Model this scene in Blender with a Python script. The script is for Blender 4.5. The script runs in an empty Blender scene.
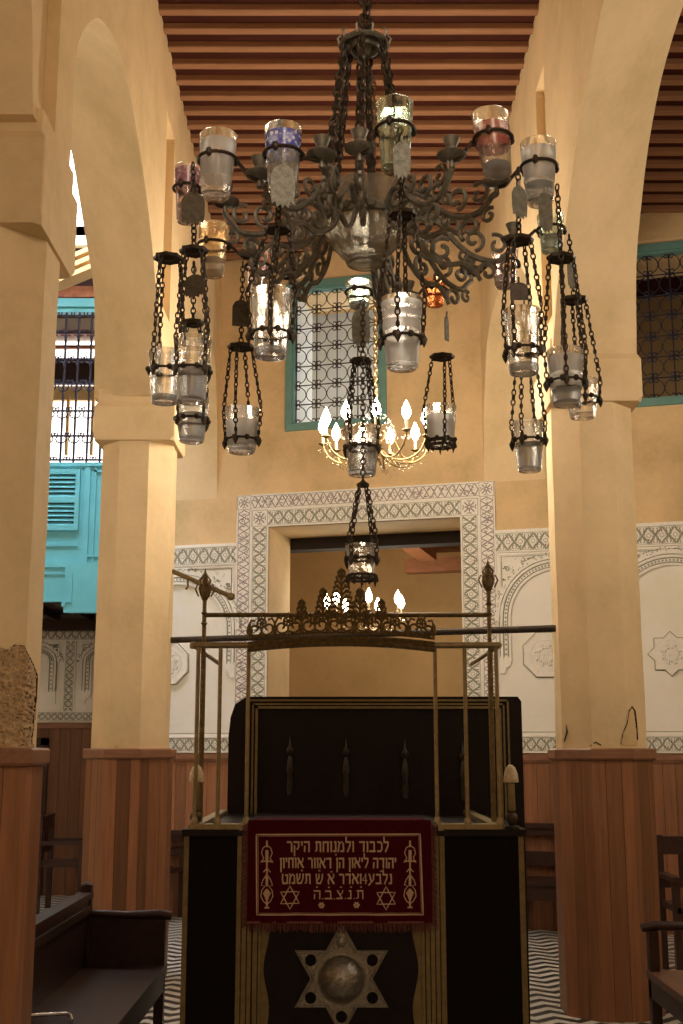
import bpy, math, random
from mathutils import Vector, Matrix
random.seed(7)
PI = math.pi
scn = bpy.context.scene
col = scn.collection

# ------------------------------------------------------------ camera maths
EYE = 1.55
TH = math.radians(11.2)
FPX = 1200.0
CT, ST = math.cos(TH), math.sin(TH)
def ray(px, py):
    a = (px - 341.5) / FPX; b = -(py - 512.0) / FPX
    return Vector((a, CT - b * ST, ST + b * CT))
def P(px, py, Y):
    r = ray(px, py); k = Y / r.y
    return Vector((r.x * k, Y, EYE + r.z * k))
def M(px, Y, py=512):            # metres of a width in pixels at depth Y
    return px * Y * CT * 1.02 / FPX
# rear wall: skewed plane.  u runs along it, t is the distance behind its face
AL = math.radians(15.6); CA, SA = math.cos(AL), math.sin(AL); Y0 = 11.55
def W(u, z, t=0.0):
    return Vector((u * CA + t * SA, Y0 - u * SA + t * CA, z))
def UZ(px, py, t=0.0):           # where the sight line meets the plane at depth t
    r = ray(px, py)
    n = Vector((SA, CA, 0)); k = (n.dot(W(0, 0, t)) ) / n.dot(r)
    p = r * k
    return (p - W(0, 0, t)).dot(Vector((CA, -SA, 0))), EYE + p.z

# ------------------------------------------------------------ materials
def nt(name):
    m = bpy.data.materials.new(name); m.use_nodes = True
    t = m.node_tree; b = t.nodes['Principled BSDF']
    return m, t, b
def ramp(t, cols, fac):
    r = t.nodes.new('ShaderNodeValToRGB')
    while len(r.color_ramp.elements) < len(cols): r.color_ramp.elements.new(0.5)
    for e, (p, c) in zip(r.color_ramp.elements, cols):
        e.position = p; e.color = (c[0], c[1], c[2], 1)
    t.links.new(fac, r.inputs[0]); return r.outputs[0]
def noise(t, scale, detail=4, rough=0.55, stretch=None):
    tc = t.nodes.new('ShaderNodeTexCoord'); n = t.nodes.new('ShaderNodeTexNoise')
    n.inputs['Scale'].default_value = scale; n.inputs['Detail'].default_value = detail
    n.inputs['Roughness'].default_value = rough
    if stretch:
        mp = t.nodes.new('ShaderNodeMapping'); mp.inputs['Scale'].default_value = stretch
        t.links.new(tc.outputs['Object'], mp.inputs[0]); t.links.new(mp.outputs[0], n.inputs[0])
    else: t.links.new(tc.outputs['Object'], n.inputs[0])
    return n.outputs[0]
def bump(t, b, h, s, d=0.01):
    n = t.nodes.new('ShaderNodeBump'); n.inputs['Strength'].default_value = s; n.inputs['Distance'].default_value = d
    t.links.new(h, n.inputs['Height']); t.links.new(n.outputs[0], b.inputs['Normal'])
def simple(name, c, rough=0.5, metal=0.0, var=0.25, scale=12, bmp=0.15, spec=0.5, stretch=None):
    m, t, b = nt(name)
    n = noise(t, scale, 5, 0.6, stretch)
    lo = [x * (1 - var) for x in c]; hi = [min(1, x * (1 + var)) for x in c]
    t.links.new(ramp(t, [(0.3, lo), (0.7, hi)], n), b.inputs['Base Color'])
    b.inputs['Roughness'].default_value = rough; b.inputs['Metallic'].default_value = metal
    b.inputs['Specular IOR Level'].default_value = spec
    if bmp: bump(t, b, n, bmp)
    return m
def plaster(name, c, var=0.14):
    m, t, b = nt(name)
    a = noise(t, 1.7, 6, 0.62); f = noise(t, 22, 5, 0.6)
    mx = t.nodes.new('ShaderNodeMath'); mx.operation = 'MULTIPLY_ADD'; mx.inputs[1].default_value = 0.22
    t.links.new(f, mx.inputs[0]); t.links.new(a, mx.inputs[2])
    lo = [x * (1 - var) for x in c]; lo[2] *= 0.9
    hi = [min(1, x * (1 + var * .6)) for x in c]
    t.links.new(ramp(t, [(0.42, lo), (0.62, c), (0.8, hi)], mx.outputs[0]), b.inputs['Base Color'])
    b.inputs['Roughness'].default_value = 0.78; b.inputs['Specular IOR Level'].default_value = 0.3
    bump(t, b, mx.outputs[0], 0.35, 0.02)
    return m
def wood(name, c, var=0.35, rough=0.45, stretch=(14, 14, 0.9), attr=False, spec=0.4):
    m, t, b = nt(name)
    n = noise(t, 2.2, 7, 0.65, stretch)
    lo = [x * (1 - var) for x in c]; hi = [x * (1 + var) for x in c]
    cc = ramp(t, [(0.25, lo), (0.75, hi)], n)
    if attr:
        at = t.nodes.new('ShaderNodeAttribute'); at.attribute_name = 'tone'
        mx = t.nodes.new('ShaderNodeMix'); mx.data_type = 'RGBA'; mx.blend_type = 'MULTIPLY'; mx.inputs[0].default_value = 1
        t.links.new(cc, mx.inputs[6]); t.links.new(at.outputs['Color'], mx.inputs[7]); cc = mx.outputs[2]
    t.links.new(cc, b.inputs['Base Color'])
    b.inputs['Roughness'].default_value = rough; b.inputs['Specular IOR Level'].default_value = spec
    bump(t, b, n, 0.12, 0.004)
    return m
def glow(name, c, s):
    m, t, b = nt(name)
    b.inputs['Base Color'].default_value = (*c, 1); b.inputs['Emission Color'].default_value = (*c, 1)
    b.inputs['Emission Strength'].default_value = s
    return m
def glassm(name, c=(1, 1, 1), rough=0.02, body=0.0, bodycol=(.8, .8, .8), ior=1.3):
    m, t, b = nt(name)
    out = t.nodes['Material Output']
    g = t.nodes.new('ShaderNodeBsdfGlass'); g.inputs['Color'].default_value = (*c, 1)
    g.inputs['Roughness'].default_value = rough; g.inputs['IOR'].default_value = ior
    n = noise(t, 26, 2, 0.5); bp = t.nodes.new('ShaderNodeBump'); bp.inputs['Strength'].default_value = 0.35
    bp.inputs['Distance'].default_value = 0.004; t.links.new(n, bp.inputs['Height']); t.links.new(bp.outputs[0], g.inputs['Normal'])
    tr = t.nodes.new('ShaderNodeBsdfTransparent'); tr.inputs[0].default_value = (*c, 1)
    mx = t.nodes.new('ShaderNodeMixShader'); mx.inputs[0].default_value = 0.62
    t.links.new(tr.outputs[0], mx.inputs[1]); t.links.new(g.outputs[0], mx.inputs[2])
    last = mx.outputs[0]
    if body > 0:
        b.inputs['Base Color'].default_value = (*bodycol, 1); b.inputs['Roughness'].default_value = 0.5
        trl = t.nodes.new('ShaderNodeBsdfTranslucent'); trl.inputs[0].default_value = (*bodycol, 1)
        m3 = t.nodes.new('ShaderNodeMixShader'); m3.inputs[0].default_value = 0.6
        t.links.new(b.outputs[0], m3.inputs[1]); t.links.new(trl.outputs[0], m3.inputs[2])
        m2 = t.nodes.new('ShaderNodeMixShader'); m2.inputs[0].default_value = body
        t.links.new(last, m2.inputs[1]); t.links.new(m3.outputs[0], m2.inputs[2]); last = m2.outputs[0]
    t.links.new(last, out.inputs['Surface'])
    return m
def patterned_glass(name, c1, c2, scale, op=.6):
    m, t, b = nt(name)
    out = t.nodes['Material Output']
    tc = t.nodes.new('ShaderNodeTexCoord'); v = t.nodes.new('ShaderNodeTexVoronoi'); v.inputs['Scale'].default_value = scale
    t.links.new(tc.outputs['Object'], v.inputs[0])
    t.links.new(ramp(t, [(0.3, c2), (0.42, c1)], v.outputs['Distance']), b.inputs['Base Color'])
    b.inputs['Roughness'].default_value = 0.2
    tr = t.nodes.new('ShaderNodeBsdfTransparent'); mx = t.nodes.new('ShaderNodeMixShader'); mx.inputs[0].default_value = op
    t.links.new(tr.outputs[0], mx.inputs[1]); t.links.new(b.outputs[0], mx.inputs[2]); t.links.new(mx.outputs[0], out.inputs[0])
    return m

MT = {}
MT['plaster'] = plaster('ochre_plaster', (0.80, 0.61, 0.37))
MT['plaster_back'] = plaster('ochre_plaster_worn', (0.72, 0.52, 0.29), 0.2)
MT['stucco'] = plaster('white_stucco', (0.90, 0.86, 0.80), 0.04)
MT['cream'] = simple('carved_cream_plaster', (0.90, 0.86, 0.80), 0.7, var=.06, scale=30)
MT['groove_and_shade'] = simple('grey_green_groove_and_shade', (0.32, 0.32, 0.25), 0.8, var=.2, scale=40)
MT['groove_and_shade2'] = simple('violet_grey_groove', (0.33, 0.27, 0.27), 0.8, var=.2, scale=40)
MT['reddot'] = simple('red_paint', (0.34, 0.07, 0.05), 0.6)
MT['masonry'] = simple('bare_masonry', (0.50, 0.34, 0.19), 0.95, var=.3, scale=25, bmp=.8)
MT['clad'] = wood('varnished_plank_wood', (0.27, 0.115, 0.055), 0.30, 0.42, attr=True)
MT['caprail'] = wood('varnished_rail_wood', (0.27, 0.125, 0.07), 0.25, 0.42, stretch=(2, 14, 14))
MT['dark'] = simple('dark_recess', (0.02, 0.012, 0.008), 0.9, bmp=0)
MT['ceil'] = wood('ceiling_board_wood', (0.06, 0.014, 0.008), 0.3, 0.7, stretch=(1, 14, 14), spec=.15)
MT['beam'] = wood('ceiling_beam_wood', (0.33, 0.165, 0.088), 0.25, 0.65, stretch=(.8, 14, 14), spec=.2)
MT['roombeam'] = wood('red_beam_wood', (0.22, 0.085, 0.035), 0.3, 0.5, stretch=(2, 9, 9))
MT['benchwood'] = wood('dark_bench_wood', (0.038, 0.015, 0.010), 0.3, 0.42, stretch=(9, 1, 9))
MT['seatwood'] = wood('brown_seat_wood', (0.16, 0.065, 0.03), 0.3, 0.4, stretch=(9, 1, 9))
MT['iron'] = simple('blackened_iron', (0.06, 0.045, 0.034), 0.5, 0.6, .4, 60, .3)
MT['oldmetal'] = simple('grey_wrought_metal', (0.23, 0.215, 0.185), 0.5, 0.55, .35, 40, .3)
MT['hamsa'] = simple('pale_tarnished_metal', (0.26, 0.26, 0.23), 0.6, 0.45, .3, 70, .4)
MT['hamsabrown'] = simple('brown_tarnished_metal', (0.075, 0.058, 0.036), 0.6, 0.4, .3, 70, .4)
MT['brass'] = simple('dull_brass', (0.30, 0.235, 0.13), 0.42, 0.7, .2, 30, .1)
MT['brasstrim'] = simple('old_gold_trim', (0.21, 0.155, 0.07), 0.5, 0.5, .2, 30, .1)
MT['bronze'] = simple('aged_bronze', (0.17, 0.12, 0.055), 0.45, 0.75, .4, 50, .3)
MT['gilt'] = simple('gilt_metal', (0.30, 0.20, 0.085), 0.38, 0.9, .2, 50, .1)
MT['ebony'] = simple('black_lacquered_wood', (0.008, 0.004, 0.004), 0.4, 0, .3, 20, .05, .2)
MT['ebony2'] = simple('matt_black_wood', (0.005, 0.0025, 0.0025), 0.6, 0, .3, 20, .05, .12)
MT['silver'] = simple('embossed_silver', (0.30, 0.275, 0.24), 0.42, 0.85, .3, 60, .4)
MT['steel'] = simple('bright_steel', (0.75, 0.75, 0.78), 0.25, 0.9, .1, 20, 0)
MT['velvet'] = simple('burgundy_velvet', (0.060, 0.002, 0.008), 0.9, 0, .25, 60, .25, .1)
MT['fringe'] = simple('gold_burgundy_fringe', (0.16, 0.06, 0.05), 0.9, 0, .5, 120, .3, .1)
MT['goldthread'] = simple('gold_embroidery', (0.60, 0.40, 0.26), 0.6, 0.15, .12, 90, .3)
MT['cyan'] = simple('turquoise_paint', (0.13, 0.50, 0.62), 0.5, 0, .07, 6, .05)
MT['cyandark'] = simple('shadow_turquoise_paint', (0.10, 0.38, 0.42), 0.6, 0, .07, 6, .05)
MT['greenframe'] = simple('sea_green_paint', (0.14, 0.30, 0.28), 0.5, 0, .12, 10, .05)
MT['blueiron'] = simple('blue_black_iron', (0.03, 0.03, 0.055), 0.5, 0.4, .2, 30, .05)
MT['glass'] = glassm('clear_glass')
MT['bowlglass'] = glassm('cloudy_moulded_glass', (.95, .94, .90), 0.1, 0.34, (.42, .40, .35))
MT['greenglass'] = glassm('pale_green_glass', (.93, .98, .955))
MT['orangeglass'] = glassm('orange_glass', (1.0, .78, .60), body=.22, bodycol=(.75, .28, .12))
MT['amberglass'] = glassm('amber_tinted_glass', (1.0, .95, .86), body=.08, bodycol=(.6, .42, .22))
MT['pinkglass'] = glassm('pink_tinted_glass', (1.0, .96, .96), body=.06, bodycol=(.6, .4, .4))
MT['frost'] = glassm('frosted_white_band', (.98, .98, .98), .35, 0.40, (.78, .76, .75))
MT['water'] = glassm('milky_water', (.95, .96, .97), .15, 0.42, (.42, .42, .42))
MT['blueband'] = patterned_glass('blue_star_band', (.10, .13, .62), (.65, .70, .95), 75)
MT['etch'] = patterned_glass('etched_dots', (.5, .5, .5), (.8, .8, .8), 90, .16)
MT['redband'] = patterned_glass('pink_red_band', (.42, .09, .08), (.50, .20, .18), 40, .5)
MT['purpleband'] = patterned_glass('violet_pink_band', (.36, .14, .24), (.50, .28, .36), 60, .55)
MT['orangeband'] = patterned_glass('orange_band', (.80, .25, .12), (.9, .4, .2), 60)
MT['bulb'] = glow('lit_bulb', (1.0, 0.86, 0.62), 40)
MT['candlewhite'] = simple('ivory_candle_sleeve', (0.8, 0.7, 0.5), 0.5, 0, .05)
MT['crystal'] = glassm('crystal_bead', (1, .97, .9), 0.0, ior=1.6)
MT['daylight'] = glow('daylit_frosted_pane', (0.88, 0.92, 1.0), 16.0)
MT['paledaylight'] = glow('daylit_courtyard_pane', (0.95, 0.90, 0.88), 3.0)
MT['shade'] = simple('cream_shade', (0.62, 0.50, 0.33), 0.6, 0, .25, 90)
MT['tanwall'] = plaster('tan_room_plaster', (0.60, 0.40, 0.19), 0.1)
MT['greywall'] = plaster('pale_grey_plaster', (0.72, 0.72, 0.68), 0.05)
MT['brick'] = simple('terracotta_boards', (0.36, 0.14, 0.08), 0.8, 0, .3, 14)

def floor_mat():
    m, t, b = nt('black_white_zigzag_tiles')
    tc = t.nodes.new('ShaderNodeTexCoord'); s = t.nodes.new('ShaderNodeSeparateXYZ'); t.links.new(tc.outputs['Object'], s.inputs[0])
    def mth(op, a, bb=None):
        n = t.nodes.new('ShaderNodeMath'); n.operation = op
        for i, v in enumerate((a, bb)):
            if v is None: continue
            if isinstance(v, (int, float)): n.inputs[i].default_value = v
            else: t.links.new(v, n.inputs[i])
        return n.outputs[0]
    pp = mth('PINGPONG', s.outputs[0], 0.12)
    y = mth('ADD', s.outputs[1], mth('MULTIPLY', pp, 0.95))
    fr = mth('FRACT', mth('MULTIPLY', y, 1 / 0.17))
    st = mth('GREATER_THAN', fr, 0.5)
    t.links.new(ramp(t, [(0.45, (.02, .022, .02)), (0.55, (.62, .60, .54))], st), b.inputs['Base Color'])
    b.inputs['Roughness'].default_value = 0.35
    return m
MT['floor'] = floor_mat()

# ------------------------------------------------------------ mesh builder
ROOT = {}
class MB:
    def __init__(s): s.v = []; s.f = []; s.mi = []; s.tone = []
    def add(s, vs, fs, mi=0, tone=1.0):
        o = len(s.v); s.v += [Vector(v) for v in vs]
        for f in fs: s.f.append([i + o for i in f]); s.mi.append(mi); s.tone.append(tone)
    def box(s, a, b, mi=0, tone=1.0, fn=None):
        (x0, y0, z0), (x1, y1, z1) = a, b
        x0, x1 = min(x0, x1), max(x0, x1); y0, y1 = min(y0, y1), max(y0, y1); z0, z1 = min(z0, z1), max(z0, z1)
        vs = [Vector(q) for q in ((x0,y0,z0),(x1,y0,z0),(x1,y1,z0),(x0,y1,z0),(x0,y0,z1),(x1,y0,z1),(x1,y1,z1),(x0,y1,z1))]
        if fn: vs = [fn(q) for q in vs]
        s.add(vs, [(0,3,2,1),(4,5,6,7),(0,1,5,4),(1,2,6,5),(2,3,7,6),(3,0,4,7)], mi, tone)
    def tube(s, pts, r, n=8, mi=0, closed=False, cap=True):
        pts = [Vector(p) for p in pts]; m = len(pts)
        if m < 2: return
        rs = r if isinstance(r, (list, tuple)) else [r] * m
        t0 = (pts[1] - pts[0]).normalized()
        up = Vector((0, 0, 1)) if abs(t0.z) < 0.9 else Vector((1, 0, 0))
        nx = t0.cross(up).normalized(); vs = []
        for i in range(m):
            if closed: t = pts[(i + 1) % m] - pts[i - 1]
            else: t = pts[min(i + 1, m - 1)] - pts[max(i - 1, 0)]
            if t.length < 1e-9: t = t0
            t = t.normalized()
            nx = (nx - t * nx.dot(t))
            nx = nx.normalized() if nx.length > 1e-6 else t.orthogonal().normalized()
            ny = t.cross(nx)
            for k in range(n):
                a = 2 * PI * k / n
                vs.append(pts[i] + (nx * math.cos(a) + ny * math.sin(a)) * rs[i])
        fs = []
        for i in range(m if closed else m - 1):
            j = (i + 1) % m
            for k in range(n):
                fs.append((i*n+k, i*n+(k+1)%n, j*n+(k+1)%n, j*n+k))
        if cap and not closed:
            fs.append(tuple(range(n))[::-1]); fs.append(tuple((m-1)*n+k for k in range(n)))
        s.add(vs, fs, mi)
    def lathe(s, prof, c=(0,0,0), n=20, mi=0, fn=None, closed=False, scal=None):
        c = Vector(c); vs = []; m = len(prof)
        for i, (r, z) in enumerate(prof):
            for k in range(n):
                a = 2 * PI * k / n; rr = r
                if scal: rr = r * (1 + scal(a, i))
                p = Vector((rr * math.cos(a), rr * math.sin(a), z))
                vs.append((fn(p) if fn else p) + c)
        fs = []
        for i in range(m if closed else m - 1):
            j = (i + 1) % m
            for k in range(n): fs.append((i*n+k, i*n+(k+1)%n, j*n+(k+1)%n, j*n+k))
        if not closed:
            if prof[0][0] > 1e-5: fs.append(tuple(range(n))[::-1])
            if prof[-1][0] > 1e-5: fs.append(tuple((m-1)*n+k for k in range(n)))
        s.add(vs, fs, mi)
    def prism(s, poly, d, fn, mi=0, tone=1.0):
        """poly in (a,b); fn(a,b,depth)->world ; depth 0..d"""
        n = len(poly)
        vs = [fn(a, b, 0) for a, b in poly] + [fn(a, b, d) for a, b in poly]
        s.add(vs, [tuple(range(n)), tuple(range(n, 2*n))[::-1]] + [(i, n+i, n+(i+1)%n, (i+1)%n) for i in range(n)], mi, tone)
    def ribbon(s, pts, w, fn, d=0.006, mi=0, closed=False):
        """flat raised strip along a 2-D line; fn(a,b,depth) with negative depth towards the room"""
        m = len(pts); L = []
        for i in range(m):
            if closed: a, b = pts[i-1], pts[(i+1) % m]
            else: a, b = pts[max(i-1, 0)], pts[min(i+1, m-1)]
            tx, ty = b[0]-a[0], b[1]-a[1]; l = math.hypot(tx, ty) or 1
            L.append((-ty/l*w/2, tx/l*w/2))
        vs = []
        for (x, y), (nx, ny) in zip(pts, L):
            vs += [fn(x+nx, y+ny, 0), fn(x+nx, y+ny, -d), fn(x-nx, y-ny, -d), fn(x-nx, y-ny, 0)]
        fs = []
        for i in range(m if closed else m-1):
            j = (i+1) % m
            for k in range(3): fs.append((i*4+k, i*4+k+1, j*4+k+1, j*4+k))
        if not closed: fs += [(0,1,2,3)[::-1], tuple((m-1)*4+k for k in range(4))]
        s.add(vs, fs, mi)
    def build(s, name, mat, parent=None, smooth=40, loc=None, fixn=True):
        mats = mat if isinstance(mat, (list, tuple)) else [mat]
        if parent is not None: o = ROOT[parent.name]
        elif loc is not None: o = Vector(loc)
        else:
            xs = [v.x for v in s.v]; ys = [v.y for v in s.v]; zs = [v.z for v in s.v]
            o = Vector(((min(xs)+max(xs))/2, (min(ys)+max(ys))/2, min(zs)))
        me = bpy.data.meshes.new(name)
        me.from_pydata([tuple(v - o) for v in s.v], [], s.f)
        for m in mats: me.materials.append(MT[m])
        me.polygons.foreach_set('material_index', s.mi)
        if fixn:
            import bmesh
            bm = bmesh.new(); bm.from_mesh(me); bmesh.ops.recalc_face_normals(bm, faces=bm.faces); bm.to_mesh(me); bm.free()
        if any(abs(t - 1) > 1e-6 for t in s.tone):
            at = me.color_attributes.new('tone', 'FLOAT_COLOR', 'CORNER')
            k = 0
            for p in me.polygons:
                tt = s.tone[p.index]
                for _ in p.loop_indices:
                    at.data[k].color = (tt, tt, tt, 1); k += 1
        if smooth:
            me.polygons.foreach_set('use_smooth', [True] * len(me.polygons))
            me.set_sharp_from_angle(angle=math.radians(smooth))
        me.update()
        ob = bpy.data.objects.new(name, me); col.objects.link(ob)
        if parent is not None: ob.parent = parent; ROOT[ob.name] = ROOT[parent.name]
        else: ob.location = o; ROOT[ob.name] = o
        return ob
def tag(o, label=None, cat=None, group=None, kind=None):
    if label: o['label'] = label
    if cat: o['category'] = cat
    if group: o['group'] = group
    if kind: o['kind'] = kind
    return o
def thing(name, loc, label, cat, group=None):
    o = bpy.data.objects.new(name, None); col.objects.link(o); o.empty_display_size = .1
    o.location = loc; ROOT[o.name] = Vector(loc)
    return tag(o, label, cat, group)
def struct(o): o['kind'] = 'structure'; return o
def arcpts(c, r, a0, a1, n):
    return [(c[0] + r*math.cos(a0+(a1-a0)*i/n), c[1] + r*math.sin(a0+(a1-a0)*i/n)) for i in range(n+1)]
def spiral(c, r0, r1, a0, a1, n=22):
    return [(c[0] + (r0+(r1-r0)*i/n)*math.cos(a0+(a1-a0)*i/n), c[1] + (r0+(r1-r0)*i/n)*math.sin(a0+(a1-a0)*i/n)) for i in range(n+1)]
def smoothline(pts, n):
    """Catmull-Rom through pts resampled by length"""
    q = [Vector(p) for p in pts]; q = [2*q[0]-q[1]] + q + [2*q[-1]-q[-2]]; out = []
    for i in range(1, len(q)-2):
        for k in range(12):
            t = k/12; a, b, c, d = q[i-1], q[i], q[i+1], q[i+2]
            out.append(0.5*((2*b)+(c-a)*t+(2*a-5*b+4*c-d)*t*t+(3*b-a-3*c+d)*t**3))
    out.append(q[-2])
    L = [0]
    for i in range(1, len(out)): L.append(L[-1]+(out[i]-out[i-1]).length)
    res = []; j = 0
    for k in range(n+1):
        s = L[-1]*k/n
        while j < len(L)-2 and L[j+1] < s: j += 1
        f = (s-L[j])/max(L[j+1]-L[j], 1e-9); res.append(out[j].lerp(out[j+1], min(max(f, 0), 1)))
    return res
LINKV = None
def chain(mb, p0, p1, ll=0.026, r=0.0028, bead=False, mi=0):
    p0, p1 = Vector(p0), Vector(p1); d = p1-p0; L = d.length; n = max(2, int(L/(ll*0.72))); t = d.normalized()
    a = t.orthogonal().normalized(); b = t.cross(a)
    ang0 = random.random()*PI
    for i in range(n):
        c = p0 + d*((i+.5)/n)
        an = ang0 + (PI/2 if i % 2 else 0) + random.uniform(-.25, .25)
        e = a*math.cos(an)+b*math.sin(an)
        if bead and i % 3 == 2:
            nn = t.cross(e)
            mb.tube([c - t*ll*.5, c - t*ll*.2, c + t*ll*.2, c + t*ll*.5], [r, r*2.6, r*2.6, r], 6, mi)
            continue
        pts = [c + t*(ll/2)*math.cos(q*PI/5) + e*(ll*0.30)*math.sin(q*PI/5) for q in range(10)]
        mb.tube(pts, r, 5, mi, closed=True)
# ============================================================ THE SETTING
Hc = 6.5
XL0, XL1 = -1.262, -1.83        # left arcade faces
XR0, XR1 = 1.36, 1.92          # right arcade faces
# ---- floor
mb = MB(); mb.box((-6, -1.5, -.1), (6.5, 17, 0)); struct(mb.build('floor', 'floor', smooth=0, loc=(0.06, 0, 0)))
# ---- ceiling boards (with a roof-light opening over the left aisle)
mb = MB()
mb.box((XL0, -1.5, Hc+.1), (XR0+.05, 13.2, Hc+.2))
mb.box((XR0+.05, -1.5, Hc+.1), (6.5, 13.2, Hc+.2))
mb.box((-6, -1.5, Hc+.1), (XL0, 9.3, Hc+.2)); mb.box((-6, 11.25, Hc+.1), (XL0, 15.5, Hc+.2))
mb.box((-6, 9.3, Hc+.1), (-3.9, 11.25, Hc+.2)); mb.box((-1.75, 9.3, Hc+.1), (XL0, 11.25, Hc+.2))
struct(mb.build('ceiling', 'ceil', smooth=0))
# ---- ceiling beams
def beam(x0, x1, y, lab, grp):
    b = MB(); w = .036
    pr = [(-w, .052), (-w, .006), (-w+.006, 0), (w-.006, 0), (w, .006), (w, .052)]
    n = len(pr)
    vs = [(x0, y+a, Hc+z+.052) for a, z in pr] + [(x1, y+a, Hc+z+.052) for a, z in pr]
    b.add(vs, [tuple(range(n)), tuple(range(n, 2*n))[::-1]] + [(i, i+1, n+i+1, n+i) for i in range(n-1)])
    o = b.build('ceiling_beam', 'beam', smooth=0)
    tag(o, lab, 'beam', grp)
y = 12.385
while y > 5.2:
    if y < 12.0: beam(XL0, XR0+.05, y, 'square reddish wooden ceiling beam spanning the nave above the hanging lamps', 'wooden beams across the nave ceiling')
    if y < 11.2: beam(XR1, 4.9, y, 'wooden ceiling beam of the right-hand aisle seen past the arch', 'wooden beams across the right aisle ceiling')
    y -= .223
# ---- roof light over the left aisle
mb = MB()
for a, b in (((-3.98, 9.22, Hc), (-3.9, 11.33, 7.3)), ((-1.75, 9.22, Hc), (-1.67, 11.33, 7.3)), ((-3.9, 9.22, Hc), (-1.75, 9.3, 7.3)), ((-3.9, 11.25, Hc), (-1.75, 11.33, 7.3))):
    mb.box(a, b)
sk = struct(mb.build('trim_1', 'greywall', smooth=0))
mb = MB(); mb.box((-3.9, 9.3, 7.3), (-1.75, 11.25, 7.34)); p = struct(mb.build('window_1', 'daylight', smooth=0))
mb = MB()
for yy in (9.9, 10.6): mb.box((-3.9, yy, 7.2), (-1.75, yy+.05, 7.28))
mb.box((-2.9, 9.3, 7.2), (-2.85, 11.25, 7.28)); mb.build('glazing_bar', 'tanwall', p, 0)

# ---- arcades: wall above two rows of pillars
ZI = 4.10
def arch_last(y0, y1):
    pts = arch_generic(y0, y1+.35)
    pts = [p for p in pts if p[0] < y1-.25]
    return pts + [(y1-.14, 4.75), (y1-.06, 4.35), (y1-.02, 4.05), (y1, 3.78)]
def arch_generic(y0, y1, h=1.35, rise_in=0.0):
    pts = []; c = (y0+y1)/2; hw = (y1-y0)/2
    for i in range(13):
        a = PI - PI*i/12
        k = math.sin(a)
        pts.append((c + hw*math.cos(a)*(1.0 + .03*k), ZI + h*k**0.9))
    return pts
inR = [(7.36,4.1),(7.12,4.42),(6.73,4.74),(6.46,4.95),(6.15,5.15),(5.85,5.25),(5.6,5.36),(5.2,5.25),(4.75,4.98),(4.25,4.55),(4.02,4.1)][::-1]
outR = [(7.45,4.12),(7.35,4.65),(7.15,4.98),(6.9,5.27),(6.52,5.52),(6.02,5.66),(5.6,5.7),(5.1,5.6),(4.6,5.3),(4.15,4.75),(4.0,4.12)][::-1]
inL = [(5.16,4.1),(5.16,4.77),(5.52,5.21),(5.92,5.40),(6.27,5.44),(6.54,5.39),(6.85,5.26),(7.19,5.08),(7.48,4.86),(7.90,4.45),(8.42,4.1)]
outL = [(5.12,4.1),(5.16,4.9),(5.5,5.45),(6.0,5.70),(6.6,5.75),(7.1,5.68),(7.54,5.5),(7.96,5.2),(8.24,5.0),(8.41,4.83),(8.55,4.1)]
def arcade(name, x0, x1, spans, yend, slots):
    """spans: list of (inner profile, outer profile) from near to far"""
    I = [Vector((-1.5, ZI))]; O = [Vector((-1.5, ZI))]
    for a, b in spans:
        I += smoothline([Vector(q) for q in a], 36); O += smoothline([Vector(q) for q in b], 36)
    for Q in (I, O):
        for i in range(1, len(Q)): Q[i].x = max(Q[i].x, Q[i-1].x)
    I.append(Vector((yend[0], I[-1].y))); O.append(Vector((yend[1], O[-1].y)))
    # break the inner outline where sunk strips begin and end
    J = []; K = []
    for i in range(len(I)):
        J.append(I[i]); K.append(O[i])
        if i+1 < len(I):
            cuts = sorted(c for sl in slots for c in sl[:2] if I[i].x+1e-4 < c < I[i+1].x-1e-4)
            for c in cuts:
                f = (c-I[i].x)/(I[i+1].x-I[i].x); J.append(I[i].lerp(I[i+1], f)); K.append(O[i].lerp(O[i+1], f))
    I, O = J, K; mb = MB(); n = len(I); zt = Hc+.15; xs = x0-.06*(1 if x0 > x1 else -1)
    for i in range(n-1):
        a, b, c, d = I[i], I[i+1], O[i], O[i+1]
        mb.add([(x0, a.x, a.y), (x0, b.x, b.y), (x1, d.x, d.y), (x1, c.x, c.y), (x1, c.x, zt), (x1, d.x, zt)], [(0, 3, 2, 1), (3, 4, 5, 2)])
        mid = (a.x+b.x)/2; sl = [q for q in slots if q[0] < mid < q[1]]
        if not sl: mb.add([(x0, a.x, a.y), (x0, b.x, b.y), (x0, b.x, zt), (x0, a.x, zt)], [(0, 1, 2, 3)])
        else:
            za, zb = sl[0][2], sl[0][3]
            mb.add([(x0, a.x, a.y), (x0, b.x, b.y), (x0, b.x, za), (x0, a.x, za)], [(0, 1, 2, 3)]); mb.add([(x0, a.x, zb), (x0, b.x, zb), (x0, b.x, zt), (x0, a.x, zt)], [(0, 1, 2, 3)])
            mb.add([(xs, a.x, za), (xs, b.x, za), (xs, b.x, zb), (xs, a.x, zb), (x0, a.x, za), (x0, b.x, za), (x0, b.x, zb), (x0, a.x, zb)], [(0, 1, 2, 3), (0, 4, 5, 1), (3, 2, 6, 7)])
    for ya, yb, za, zb in slots:
        for y in (ya, yb): mb.add([(x0, y, za), (xs, y, za), (xs, y, zb), (x0, y, zb)], [(0, 1, 2, 3)])
    import bmesh
    w = struct(mb.build(name, 'plaster', smooth=35, fixn=False))
    bm = bmesh.new(); bm.from_mesh(w.data); bmesh.ops.remove_doubles(bm, verts=bm.verts, dist=1e-5); bmesh.ops.recalc_face_normals(bm, faces=bm.faces); bm.to_mesh(w.data); bm.free()
    w.data.set_sharp_from_angle(angle=math.radians(28))
    return w
yl = lambda x: Y0 - x*math.tan(AL)
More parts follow.
